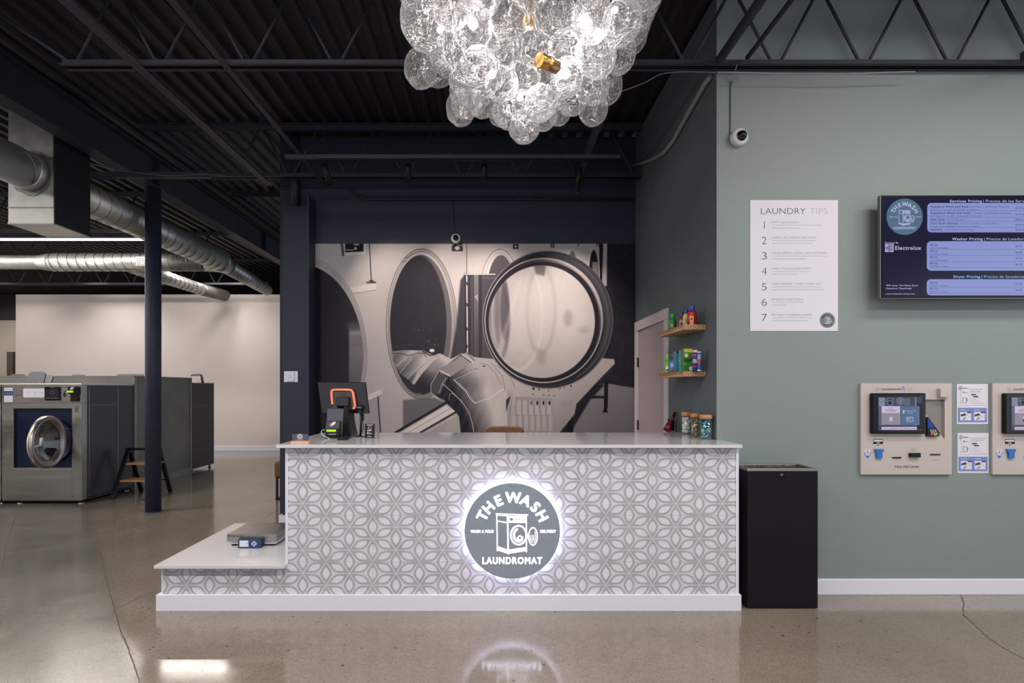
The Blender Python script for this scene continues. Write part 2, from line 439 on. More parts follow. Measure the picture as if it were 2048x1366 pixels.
_t = _nt.nodes.new('ShaderNodeBsdfTransparent'); _g = _nt.nodes.new('ShaderNodeBsdfGlossy'); _g.inputs['Roughness'].default_value = .02
_f = _nt.nodes.new('ShaderNodeFresnel'); _x = _nt.nodes.new('ShaderNodeMixShader')
_nt.links.new(_f.outputs[0], _x.inputs[0]); _nt.links.new(_t.outputs[0], _x.inputs[1]); _nt.links.new(_g.outputs[0], _x.inputs[2])
_nt.links.new(_x.outputs[0], _nt.nodes['Material Output'].inputs[0])
for i, (a, b) in enumerate(WIN):
    mb = MB()
    for q in (a, (a + b) / 2 - .025, b - .05): mb.box(q, q + .05, -4.09, -4.01, .25, 3.25)
    for z in (.25, 2.35, 3.2): mb.box(a, b, -4.085, -4.015, z, z + .05)
    w = struct('window_%d' % (i + 1), mb, M_black_steel); LOC[w.name] = Vector((0, 0, 0))
    MB().box(a + .04, b - .04, -4.055, -4.045, .29, 3.21).build('pane', M_glass, w)
struct('baseboard_right', MB().box(XW + .01, 7.1, YW - .016, YW, 0, wz(1158.5, YW - .016)), M_white, bevel=.004)

# door in the alcove side wall
mb = MB(); x0 = XW - .02
mb.box(x0, XW - .002, 4.768, 4.87, 0, 2.06); mb.box(x0, XW - .002, 5.78, 5.885, 0, 2.06); mb.box(x0, XW - .002, 4.768, 5.885, 2.0605, 2.161)
struct('trim_2', mb, pm('pinkish_white_casing', (186, 178, 184), .4), bevel=.003)
mb = MB(); mb.box(XW - .006, XW + .001, 4.885, 5.78, .01, 2.057)
door = struct('door_1', mb, pm('pale_pink_grey_door', (150, 141, 145), .45)); LOC[door.name] = Vector((0, 0, 0))
for z in (1.72, 1.05, .3):
    hb = MB(); hb.box(XW - .014, XW - .006, 5.755, 5.785, z - .05, z + .05); hb.cyl((XW - .016, 5.77, z - .05), (XW - .016, 5.77, z + .05), .006, n=8)
    hb.build('hinge', M_black, door)

# ------------------------------------------------------------------ mural print on the back wall
def mural():
    x0, x1, y0, y1 = 630.6, 1271.2, 487.5, 890.0
    nx, ny = 700, 440
    gx = np.linspace(x0, x1, nx); gy = np.linspace(y0, y1, ny)
    X, Y = np.meshgrid(gx, gy)
    rs = np.random.RandomState(4)
    def sm(d, w=1.0): return np.clip(.5 - d / w, 0, 1)          # 1 inside
    def el(cx, cy, rx, ry, w=1.2):
        k = np.sqrt(((X - cx) / rx) ** 2 + ((Y - cy) / ry) ** 2); return sm((k - 1) * min(rx, ry), w)
    def elline(cx, cy, rx, ry, lw, w=1.0):
        k = np.abs(np.sqrt(((X - cx) / rx) ** 2 + ((Y - cy) / ry) ** 2) - 1) * min(rx, ry); return sm(k - lw / 2, w)
    def seg(p, q):
        ax, ay = p; bx, by = q; vx, vy = bx - ax, by - ay
        t = np.clip(((X - ax) * vx + (Y - ay) * vy) / (vx * vx + vy * vy + 1e-9), 0, 1)
        return np.hypot(X - ax - t * vx, Y - ay - t * vy)
    def line(pts, lw, w=1.0):
        d = np.min([seg(a, b) for a, b in zip(pts, pts[1:])], axis=0); return sm(d - lw / 2, w)
    def poly(pts, w=1.2):
        ins = np.zeros_like(X, bool)
        d = np.full_like(X, 1e9)
        for (ax, ay), (bx, by) in zip(pts, pts[1:] + pts[:1]):
            c1 = (ay > Y) != (by > Y)
            with np.errstate(divide='ignore', invalid='ignore'):
                xi = (bx - ax) * (Y - ay) / (by - ay + 1e-12) + ax
            ins ^= c1 & (X < xi); d = np.minimum(d, seg((ax, ay), (bx, by)))
        return sm(np.where(ins, -d, d), w)
    def blur(a, r):
        k = np.exp(-np.linspace(-2, 2, 2 * r + 1) ** 2); k /= k.sum()
        a = np.apply_along_axis(lambda m: np.convolve(np.pad(m, r, 'edge'), k, 'valid'), 0, a)
        return np.apply_along_axis(lambda m: np.convolve(np.pad(m, r, 'edge'), k, 'valid'), 1, a)
    def grad(p, q):
        vx, vy = q[0] - p[0], q[1] - p[1]; return np.clip(((X - p[0]) * vx + (Y - p[1]) * vy) / (vx * vx + vy * vy), 0, 1)
    G = 178 - 8 * grad((800, 500), (640, 480)) - 22 * grad((760, 640), (790, 880)) + 0 * X
    def put(mask, val, op=1.0):
        nonlocal G; G = G * (1 - mask * op) + val * mask * op
    big = blur(rs.rand(ny, nx), 9); big = (big - .5) * 9
    G = G + big * 2.2
    # far right: dark wall, pale floor
    put(poly([(1207, 480), (1280, 480), (1280, 782), (1215, 772), (1150, 772), (1150, 700), (1207, 700)]), 44 + big * 8)
    put(poly([(1110, 900), (1110, 845), (1165, 770), (1215, 767), (1280, 778), (1280, 900)]), 128 - 18 * grad((1180, 780), (1240, 880)))
    put(blur(poly([(1095, 900), (1140, 838), (1152, 800), (1190, 765), (1209, 770), (1180, 800), (1150, 850), (1130, 900)]), 3), 40)
    put(line([(1212.5, 762), (1211.5, 815)], 8), 32); put(poly([(1205, 825), (1216, 825), (1212, 815), (1209, 815)]), 26)
    put(poly([(1172, 790), (1209, 792), (1209, 797), (1172, 797)]), 40)
    put(line([(1141, 830), (1142, 890)], 9), 30)
    # ironing table and cloth
    tab = poly([(1028, 740), (1150, 715), (1200, 716), (1228, 718), (1230, 727), (1190, 768), (1153, 808), (1149, 829), (1119, 864), (1100, 900), (1028, 900)], 1.6)
    put(tab, 166 - 26 * grad((1090, 780), (1130, 880)))
    # basket
    bk = poly([(1031, 793), (1104, 797), (1104, 900), (1024, 900)]); put(bk, 146)
    for k in range(6):
        xa = 1034 + 12.1 * k
        put(poly([(xa, 829), (xa, 803), (xa + 1.5, 800), (xa + 6, 800), (xa + 7.6, 803), (xa + 8, 830)]), 168 + (k > 2) * 2)
        if k > 1: put(el(xa + 4.5, 806, 1.9, 4.2), 22, .95 if k > 2 else .5)
    for k in range(7):
        xa = 1024 + 12.1 * k
        put(poly([(xa, 862), (xa, 835), (xa + 2, 831), (xa + 6, 831), (xa + 8, 835), (xa + 8, 862)]), 166)
    for xx, yy, a_, b_ in ((1067, 777, 2.2, 3.2), (1078, 779, 1.3, 2), (1097, 781.5, .9, 1.5), (1142, 772, 1.4, 2), (1066, 788.5, 1.9, .7), (1087, 790, 1.8, .7), (1098, 790.5, 1.4, .6), (1108, 791.5, 2, .6), (1120, 777.5, .8, 1.2), (1129, 775.5, 1, 1)):
        put(el(xx, yy, a_, b_), 30)
    for k in range(14): put(line([(1124 + k * 1.6, 804 - k % 4 * 2), (1125 + k * 1.6, 811 + k % 3)], .5), 130, .6)
    # first drum at the left edge
    put(el(600, 712, 134, 200), 168 - 20 * grad((640, 520), (735, 700))); put(elline(600, 712, 134, 200, .8), 120, .6)
    put(elline(600, 712, 130, 193, 3), 150, .5)
    din = el(600, 712, 126, 183)
    put(din, 50 + big * 2); put(din * sm(X - 642, 6), 22)
    lt = din * sm(698 - X, 5) * sm(655 - Y, 22); put(lt, 118 - 30 * grad((712, 700), (700, 800)) + 22 * np.exp(-((Y - 664) / 6) ** 2)); put(din * line([(697, 690), (726, 690)], 1), 90, .8)
    put(din * blur(el(708, 652, 16, 9), 9), 88, .6)
    # panel with a picture window, rod, shelves
    put(poly([(683, 480), (731, 480), (731, 509), (687, 511)]), 196); put(poly([(680, 480), (686, 480), (689, 512), (684, 512)]), 60, .8)
    put(poly([(690, 480), (727, 480), (727, 503), (690, 505)]), 34); put(el(711, 497, 3, 3), 170); put(line([(690, 500), (706, 500)], 2.4), 150); put(el(713, 489, 6, 2.4), 150)
    put(line([(738.5, 486), (742.5, 562)], 2.2), 62); put(line([(736.5, 486), (740.5, 562)], .8), 205, .7); put(line([(734, 565), (751, 565)], 3), 60); put(el(743, 562, 5, 2.2), 70)
    put(poly([(699, 574), (752, 567), (752, 580), (707, 586)]), 190); put(line([(707, 587), (752, 580)], .8), 95)
    put(poly([(733, 791), (763, 778), (764, 789), (735, 802)]), 188); put(line([(735, 803), (764, 790)], .8), 90)
    put(poly([(724, 806), (756, 795), (760, 900), (724, 900)]), 148, .8); put(line([(756, 794), (761, 866)], 2.6), 58)
    # second drum, open, rims
    put(elline(843, 648, 70.5, 149.5, .9), 60); put(el(843, 648, 69.5, 148.5), 178 - 35 * grad((800, 560), (910, 700)))
    put(elline(843, 648, 66.5, 145.5, .8), 80, .8); put(elline(843, 648, 64, 143, .6), 120, .6)
    for a0, a1 in ((806, 520), (812, 512), (820, 507)): put(line([(a0, a1 + 4), (a0 + 7, a1)], 1), 50)
    d2 = el(841.5, 650, 61.5, 140); put(d2, 54 + big * 2.5)
    put(d2 * (1 - el(833, 648, 60, 139, 2.5)), 108, .9); put(d2 * line([(849, 500), (849, 700)], .7), 66, .6)
    for k in range(40):
        a_, b_ = rs.uniform(790, 880), 690 + rs.uniform(-1, 1) ** 3 * 34
        put(line([(a_, b_), (a_ + rs.uniform(-4, 4), b_ + rs.uniform(-2, 2))], .5), rs.choice([120, 90, 160]), .6)
    # base of the second machine
    put(blur(poly([(806, 800), (868, 795), (895, 808), (800, 862), (806, 862)]), 4), 92, .85)
    put(poly([(797, 880), (893, 806), (893, 880)]), 150)
    put(line([(790, 866), (892, 805.5)], 5), 40); put(poly([(800, 866), (892, 811), (912, 823), (842, 866)]), 192); put(line([(815, 866), (900, 817)], .8), 110)
    put(line([(834, 869), (912, 824)], 3.6), 44); put(line([(846, 868), (912, 831)], .9), 220, .8)
    # third and further drums
    put(elline(1000, 592, 40, 93, .8), 100); put(el(1000, 592, 39, 92), 190); put(elline(1000, 592, 34, 87, .8), 120, .6)
    put(el(1002, 592, 29, 82), 96 - 20 * grad((1000, 510), (1000, 560)))
    put(el(1143, 540, 13, 42), 190); put(el(1144.5, 540, 10.5, 38), 112); put(el(1186, 548, 11.5, 51), 200); put(el(1187.5, 548, 9.5, 48), 40); put(poly([(1185, 524), (1196, 524), (1196, 560), (1185, 560)]), 150, .8)
    put(poly([(1198, 480), (1206.5, 480), (1204, 570), (1200, 570)]), 34); put(poly([(1206.5, 480), (1214.5, 480), (1213.5, 572), (1207, 572)]), 178)
    put(line([(933.3, 480), (933.3, 548)], 1.2), 66)
    put(poly([(903.5, 480), (925.5, 480), (925.5, 502.5), (903.5, 502.5)]), 62); put(el(914.5, 496, 5, 4), 190); put(line([(904, 489), (925, 491)], 1.8), 170); put(el(911, 490, 3, 3), 25)
    for xa, s_ in ((1026, 1), (1101, .7), (1155, .3), (1193, .4)): put(poly([(xa, 488), (xa + 11 * s_, 488), (xa + 11 * s_, 488 + 10 * s_), (xa, 488 + 10 * s_)]), 50); put(el(xa + 5.5 * s_, 488 + 5 * s_, 2.4 * s_, 2.6 * s_), 175)
    # hinge bracket of the open door
    put(blur(poly([(921, 560), (932, 545), (932, 725), (900, 725), (913, 650)]), 4), 58, .9)
    br = poly([(929.5, 547.5), (1010, 547.5), (1010, 720), (930, 716)]); put(br, 62)
    put(br * sm(np.abs(X - 952.5) - 4.5, 1), 118 - 34 * grad((950, 560), (950, 690))); put(br * sm(np.abs(X - 944) - 2.2, 2), 96, .6); put(br * sm(np.abs(X - 966) - .6, 1), 100, .7)
    put(br * sm(964 - X, 2) * sm(X - 1000, 2), 84, .8); put(br * line([(965, 556), (1000, 556)], 1), 120)
    put(line([(930, 548.5), (990, 548.5)], 2), 188); put(line([(933.5, 552), (935, 716)], 2), 215); put(line([(931, 550), (931.5, 716)], 1.2), 34)
    for yy in (565, 607, 655, 690): put(line([(933.5, yy), (934.5, yy + 5)], 2), 40)
    put(poly([(949, 593), (956, 588), (956, 603)]), 165, .8)
    # the person reaching into the drum
    body = poly([(783, 700), (795, 704), (809, 701), (822, 703), (834, 701), (847, 702), (864, 709), (881, 707), (902, 718), (925, 706), (879, 741), (862, 768), (861, 787), (845, 790), (825, 768), (800, 747), (787, 721)])
    skin = 178 - 128 * np.clip(grad((884, 716), (842, 764)) ** .8, 0, 1) + 28 * np.exp(-(((X - 862) / 14) ** 2 + ((Y - 738) / 10) ** 2)) * .8
    put(body * d2.clip(0, 1) + body * (1 - d2) * sm(860 - X, 3), skin)
    shirt = poly([(784, 703), (809, 700), (834, 701), (847, 701), (860, 708), (882, 711), (870, 717), (852, 738), (826, 768), (812, 756), (800, 747), (787, 722)])
    fold = np.sin((X * .62 + Y * .78) / 4.1 + np.sin(Y / 11) * .7)
    put(shirt, 158 + 15 * fold - 66 * np.clip(grad((838, 712), (800, 752)), 0, 1) + 40 * np.exp(-(((X - Y * -.72) - 1383) / 9) ** 2) * .4)
    put(poly([(824, 768), (836, 741), (866, 716), (882, 711), (868, 722), (846, 745), (829, 769)]), 176, .85)
    for pts in ([(800, 746), (824, 716)], [(792, 732), (812, 716)], [(814, 758), (850, 722)]): put(line(pts, 1), 200, .8)
    put(line([(784, 706), (802, 707), (818, 711), (836, 706), (848, 707), (853, 714)], 1.1), 50); put(line([(846, 703), (860, 711), (873, 708)], 2.4), 50)
    put(el(864, 701, 5, 3.4), 205)
    jean = poly([(933, 704), (942, 711), (948, 714), (965, 716), (989, 718), (1006, 731), (1022, 749), (1031, 775), (1029, 808), (1022, 849), (1020, 900), (925, 900), (921, 862), (918, 833), (910, 822), (891, 805), (871, 792), (862, 785), (862.5, 765), (879, 741)])
    g = np.clip((X - 898 - .42 * (Y - 760)) / 62, 0, 1); t = 44 + 124 * g ** .8
    t = t + 22 * np.exp(-((X - 995) / 18) ** 2) * grad((990, 770), (990, 850)) - 24 * np.exp(-(((X - 950) / 24) ** 2 + ((Y - 768) / 17) ** 2)) + 16 * np.exp(-(((X - 975) / 9) ** 2 + ((Y - 780) / 22) ** 2))
    t = t + 7 * np.sin(X / 3.2 + Y / 7) * (1 - g) + rs.randn(ny, nx) * 2
    t = t - 30 * np.exp(-((X - 1020) / 6) ** 2) * grad((1020, 775), (1020, 800))
    put(jean, np.clip(t, 34, 182))
    put(poly([(879, 741), (929, 707), (947, 720), (901, 754), (880, 748)]) , 142 + rs.randn(ny, nx) * 8, .9)
    put(poly([(862, 766), (876, 745), (897, 754), (880, 790), (863, 786)]), 84 + 16 * np.sin(X * 1.4), .9)
    for pts, lw, v_ in (([(879, 741), (862, 768), (862, 785), (871, 792), (890, 802)], 1, 190), ([(881, 742), (899, 751)], 2.6, 195), ([(879, 744), (896, 753)], 1, 40), ([(925, 709), (946, 723)], 4.5, 178), ([(923, 711), (942, 725)], 1.3, 30), ([(933, 705), (949, 721)], 1.2, 40),
                        ([(908, 760), (956, 736)], 1, 205), ([(908, 760), (932, 783), (941, 798), (950, 806)], 1.5, 215), ([(950, 806), (982, 795), (1006, 778)], 1.3, 210), ([(914, 762), (937, 785), (945, 798)], .8, 180),
                        ([(885, 767), (903, 783), (922, 802), (930, 812), (938, 826), (944, 845), (948, 866)], 1.3, 200), ([(901, 788), (905, 786), (924, 803)], .9, 190), ([(898, 800), (900, 788)], 1, 170), ([(878, 785), (884, 768), (892, 756)], .9, 185),
                        ([(1010, 784), (1013, 850), (1012, 870)], 1, 205), ([(1012, 826), (1023, 794)], 1, 200), ([(1026, 800), (1020, 850)], .8, 190)):
        put(line(pts, lw), v_, .9)
    put(line([(912, 757), (940, 742), (955, 737)], 2.2) * (np.sin(X * 2.2) > 0), 46, .8); put(el(968, 732.5, 1.8, 1.5), 40)
    for pts in ([(961, 727), (975, 730), (990, 745), (1003, 770)], [(983, 728), (1005, 738), (1022, 756), (1029, 775)], [(990, 735), (1005, 752), (1010, 780)]): put(line(pts, .8), 70, .75)
    put(poly([(1012, 800), (1022, 792), (1016, 812), (1012, 826)]), 44, .85)
    # the big round glass door
    put(el(1095.4, 640, 131, 138), 46 + 30 * np.clip(np.cos(np.arctan2(Y - 640, X - 1095) + .5), 0, 1))
    put(elline(1095.4, 640, 130, 137, 1.4), 170 - 60 * grad((1000, 600), (1100, 520)), .9); put(elline(1093, 640, 126, 133, 1), 100, .5); put(elline(1094, 640, 122.5, 130, 1.2) * sm(1150 - X, 20), 130, .6)
    put(el(1089, 641, 120.5, 127.5), 40)
    hl = elline(1087, 641, 117, 124, 2.0); put(hl, 200, .85)
    ur = np.clip(np.cos(np.arctan2(Y - 641, X - 1086) + .75), 0, 1) ** 2.2
    put(elline(1087.5, 641, 116, 122, 8, 3) * ur, 176, .9); put(elline(1086, 642, 111, 118, 4, 2) * np.clip(-np.cos(np.arctan2(Y - 641, X - 1086)), 0, 1), 66, .5)
    put(elline(966, 0, 1, 1, 1), 0, 0)
    gl = el(1083.6, 643.5, 106.2, 112.5)
    put(gl, 172 + 16 * np.exp(-(((X - 1150) / 45) ** 2 + ((Y - 640) / 60) ** 2)) - 10 * grad((1080, 700), (1060, 750)) + big * 2.4)
    put(gl * blur(el(993, 640, 26, 80), 2), 112 + 30 * np.sin(X / 3) * .35 + 30 * grad((990, 640), (985, 720)), .8)
    put(gl * elline(993, 640, 26, 84, 4, 4), 90, .55); put(gl * blur(el(1010, 620, 9, 60), 3), 72, .6)
    put(gl * blur(elline(1035, 630, 50, 110, 3, 3), 5), 196, .5); put(gl * blur(elline(1082, 620, 28, 86, 3, 4), 7), 138, .6)
    put(gl * blur(poly([(1068, 528), (1092, 528), (1089, 552), (1072, 548)]), 4), 96, .85); put(gl * blur(el(1083, 715, 9, 16), 11), 140, .7); put(gl * blur(el(1136, 636, 9, 17), 11), 146, .7); put(gl * blur(el(1168, 660, 12, 6), 11), 150, .6)
    put(gl * blur(line([(1000, 700), (1040, 560)], 8, 6), 2), 190, .35)
    G = np.clip(G + (rs.rand(ny, nx) - .5) * 2, 10, 235)
    warmv = np.clip((G - 40) / 140, 0, 1)
    G = 182 * (G / 182) ** 1.12
    C = np.stack([G - 1 + 2 * warmv, G - 2 - 3 * warmv, G + 7 - 11 * warmv], -1) / 255.0
    C = np.clip(C, 0, 1); C = np.where(C <= .04045, C / 12.92, ((C + .055) / 1.055) ** 2.4)
    Yp = YB - .004
    V = np.empty((ny * nx, 3), np.float32)
    V[:, 0] = ((X - CX) * Yp / F).ravel(); V[:, 1] = Yp; V[:, 2] = (H + (CY - Y) * Yp / F).ravel()
    V[-nx:, 2] = .1
    ii = np.arange((ny - 1) * nx).reshape(ny - 1, nx)[:, :-1].ravel()
    Q = np.stack([ii, ii + nx, ii + nx + 1, ii + 1], -1).astype(np.int32)
    o3 = np.array(((0, 0, 0),))
    # thin sheet: side strip and back
    b0 = len(V); xa, xb = V[0, 0], V[nx - 1, 0]; zt = V[0, 2]
    V = np.vstack([V, [[xa, YB, zt], [xb, YB, zt], [xb, YB, .1], [xa, YB, .1]]]).astype(np.float32)
    V -= np.array([(xa + xb) / 2, YB, .1], np.float32)
    me = bpy.data.meshes.new('wall_mural'); nf = len(Q) + 3
    me.vertices.add(len(V)); me.vertices.foreach_set('co', V.ravel())
    extra = [[0, nx - 1, b0 + 1, b0], [(ny - 1) * nx, 0, b0, b0 + 3], [nx - 1, ny * nx - 1, b0 + 2, b0 + 1]]
    Q = np.vstack([Q, np.array(extra, np.int32)])
    me.loops.add(len(Q) * 4); me.loops.foreach_set('vertex_index', Q.ravel())
    me.polygons.add(len(Q)); me.polygons.foreach_set('loop_start', np.arange(0, len(Q) * 4, 4, dtype=np.int32)); me.polygons.foreach_set('loop_total', np.full(len(Q), 4, np.int32))
    me.update(calc_edges=True)
    ca = me.color_attributes.new('print', 'FLOAT_COLOR', 'POINT')
    cc = np.ones((len(V), 4), np.float32); cc[:ny * nx, :3] = C.reshape(-1, 3); cc[ny * nx:, :3] = .2
    ca.data.foreach_set('color', cc.ravel())
    m = bpy.data.materials.new('printed_wallpaper'); m.use_nodes = True; nt = m.node_tree
    a = nt.nodes.new('ShaderNodeAttribute'); a.attribute_name = 'print'
    nt.links.new(a.outputs['Color'], nt.nodes['Principled BSDF'].inputs['Base Color']); nt.nodes['Principled BSDF'].inputs['Roughness'].default_value = .7; nt.nodes['Principled BSDF'].inputs['Specular IOR Level'].default_value = .12
    me.materials.append(m)
    o = bpy.data.objects.new('wall_mural', me); S.collection.objects.link(o); o.location = ((xa + xb) / 2, YB, .1)
    tag(o, 'black and white photo mural of a person in jeans reaching into a dryer drum', 'mural')
mural()
# ------------------------------------------------------------------ roof steel
ZJ = 3.657                 # joist bottom chord level
def joist(Y, xa, xb, label, ph=0.0, group='open web roof joists'):
    """open web joist across the room: double angle chords, zigzag round bars"""
    t = thing('roof_joist', label, 'joist', ((xa + xb) / 2, Y, ZJ), group)
    mb = MB()
    for s in (-1, 1):
        mb.box(xa, xb, Y + s * .012, Y + s * .017, ZJ, ZJ + .045); mb.box(xa, xb, Y + s * .012, Y + s * .045, ZJ, ZJ + .005)
    mb.build('bottom_chord', M_black_steel, t)
    mb = MB(); zt = ZC - .005
    for s in (-1, 1):
        mb.box(xa - .75, xb + (.75 if xb < 1 else 0), Y + s * .012, Y + s * .018, zt - .055, zt); mb.box(xa - .75, xb + (.75 if xb < 1 else 0), Y + s * .012, Y + s * .055, zt - .006, zt)
    mb.build('top_chord', M_black_steel, t)
    p = .607; x = xa + .06 + ph; n = 0
    ps = MB()
    end = MB(); end.box(0, .001, 0, .001, 0, .001)
    e = MB(); e.tube([(xa + .05, Y, ZJ + .03), (xa - .68, Y, zt - .03)], .011, 6); e.build('end_web', M_black_steel, t)
    while x < xb - .05:
        for q in (-1, 1):
            xe = x + q * p / 2 * .93
            if xa - .05 < xe < xb + .05:
                w = MB(); w.cyl((x + q * .022, Y, ZJ + .02), (xe, Y, zt - .035), .0105, n=8); w.build('web', M_black_steel, t)
        x += p
    return t
CH_EXT = 0
joist(3.70, -2.97, 7.0, 'nearest black roof joist crossing the full width above the counter and sage wall', .0)
joist(5.646, -2.97, 1.55, 'black roof joist just in front of the mural wall, above the track lights', .16)
for Y, l in ((7.6, 'black roof joist beyond the pipe column, first behind the boxed pier'), (9.55, 'black roof joist above the far end of the long spiral duct'), (11.5, 'rearmost black roof joist between the beam and pier, above the white partition')):
    joist(Y, -2.97, -.3, l, .1, 'roof joists in the rear bay')
for Y, l in ((7.6, 'black joist in the left bay crossing behind the square duct'), (9.55, 'black joist in the left bay just behind the crossing round duct'), (11.5, 'black joist in the left bay above the white partition')):
    joist(Y, -13.5, -4.85, l, .2, 'roof joists in the left bay')

mb = MB()                                        # wide flange beam, running away on the left
x0, x1, z0, z1 = -4.06, -3.9, 3.775, 4.13
mb.box(x0, x1, -4, 15.98, z0, z0 + .014); mb.box(x0, x1, -4, 15.98, z1 - .014, z1); mb.box(-3.985, -3.975, -4, 15.98, z0 + .014, z1 - .014)
for y in (6.27, 9.2, 12.0): mb.box(x0 + .01, x1 - .01, y, y + .01, z0 + .014, z1 - .014)
tag(mb.build('steel_beam', M_black_steel), 'deep black steel I-beam running from the upper left back to the pier', 'beam')

def run(name, label, x, w, y0, y1, z=ZJ, cat='brace', group='bracing angles under the joists', pipe=0):
    mb = MB()
    if pipe: mb.cyl((x, y0, z), (x, y1, z), pipe, n=12)
    else:
        mb.box(x - w / 2, x + w / 2, y0, y1, z - .006, z); mb.box(x - w / 2, x - w / 2 + .006, y0, y1, z, z + w)
    tag(mb.build(name, M_black_steel), label, cat, group)
run('bracing_angle', 'widest dark bracing angle running back from the top left corner', -2.45, .075, -3.9, 5.85)
run('bracing_angle', 'thin dark bracing angle running back between the wide angle and the chandelier', -1.84, .045, -3.9, 5.85)
run('bracing_angle', 'dark bracing angle emerging below the right side of the chandelier', .885, .05, -3.9, 5.85)
run('bracing_rod', 'thick dark pipe brace meeting the joist at the sage wall corner', 1.535, 0, -3.9, 3.64, ZJ + .02, 'brace', None, .03)
run('bracing_rod', 'thin dark pipe brace just right of the thick one over the sage wall', 1.72, 0, -3.9, 3.64, ZJ + .03, 'brace', None, .016)
run('bracing_angle', 'dark bracing angle at the right edge above the television', 3.6, .06, -3.9, 3.64)

# pipe column under the beam
mb = MB(); mb.cyl((-3.985, 6.27, 0.012), (-3.985, 6.27, 3.77), .083, n=32)
o = thing('pipe_column', 'dark blue round steel column standing on the concrete beside the washers', 'column', (-3.985, 6.27, 0))
mb.build('shaft', M_navy, o); MB().cyl((-3.985, 6.27, 0), (-3.985, 6.27, .012), .088, n=32).build('base', M_navy, o)
tag(MB().cyl((-2.17, 5.84, 3.376), (-2.17, 5.84, ZC), .04, n=16).build('pipe', M_navy), 'dark blue vertical pipe rising from the top of the boxed pier', 'pipe')

tag(MB().box(-4.35, -2.98, 5.62, 5.626, ZJ, ZJ + .055).box(-4.35, -2.98, 5.626, 5.68, ZJ, ZJ + .006).build('tie_strut', M_black_steel), 'black tie strut passing under the beam in front of the column top', 'strut')
# electrical conduits
Y = 5.885
pts = [W(566, 376, Y), W(640, 370.5, Y), W(682, 371, Y), W(694, 375, Y), W(722, 394, Y), W(733, 398, Y), W(1000, 398, Y), W(1268, 399, Y)]
o = thing('wall_conduit', 'dark conduit kinking down along the navy wall above the mural', 'conduit', pts[4])
MB().tube(pts, .011).build('pipe', M_black_steel, o)
mb = MB()
for x in (820, 1100): q = W(x, 398, Y); mb.box(q.x - .012, q.x + .012, Y - .014, YB, q.z - .02, q.z + .02)
mb.build('clamp', M_black_steel, o)
M_greenpipe = pm('sage_painted_pipe', (122, 138, 132), .5)
pts = []
for x, y in ((1421, 152), (1410, 168), (1372, 235), (1347, 281), (1330, 303), (1310, 316), (1285, 326), (1262, 331)):
    YY = (XW - .022) * F / (x - CX); pts.append(Vector((XW - .022, YY, wz(y, YY))))
tag(MB().tube(pts, .019, 12).build('wall_conduit', M_greenpipe), 'sage green painted conduit bending along the dark alcove side wall', 'conduit')
# loose cables
M_wire = pm('pale_cable', (150, 148, 146), .5)
def sag(pts, r, name, label, mat=M_wire, cat='cable', group=None):
    P = [Vector(p) for p in pts]; out = []
    for i in range(len(P) - 1):
        a = P[max(i - 1, 0)]; b = P[i]; c2 = P[i + 1]; d = P[min(i + 2, len(P) - 1)]
        for k in range(5):
            t = k / 5; out.append(.5 * ((2 * b) + (c2 - a) * t + (2 * a - 5 * b + 4 * c2 - d) * t * t + (3 * b - a - 3 * c2 + d) * t ** 3))
    out.append(P[-1])
    if name is None: return out
    return tag(MB().tube(out, r, 6).build(name, mat), label, cat, group)
sag([W(1434, 144.5, 3.64), W(1480, 145, 3.64), W(1560, 147, 3.64), W(1640, 147.5, 3.64), W(1700, 147.5, 3.64), W(1770, 145, 3.64), W(1830, 143.5, 3.64)], .0035, 'cable', 'pale cable tied along the underside of the joist over the sage wall')
sag([W(1236, 141, 3.66), W(1237, 165, 3.62), W(1237, 187, 3.62), W(1216, 190, 3.62), W(1245, 182, 3.62), W(1290, 165, 3.62), W(1320, 149, 3.62), W(1360, 144, 3.62), W(1431, 145, 3.62)], .0035, 'cable', 'grey cable drooping from the joist to the right of the chandelier', pm('grey_cable', (96, 94, 98), .5))
sag([W(-40, 255, 6.0), W(60, 292, 5.95), W(182, 327, 5.7), W(240, 341, 5.6), W(330, 351, 5.57), W(392, 349, 5.57), W(450, 351, 5.57)], .004, 'cable', 'thin cable sagging past the square duct to the round column', pm('grey_cable', (96, 94, 98), .5))

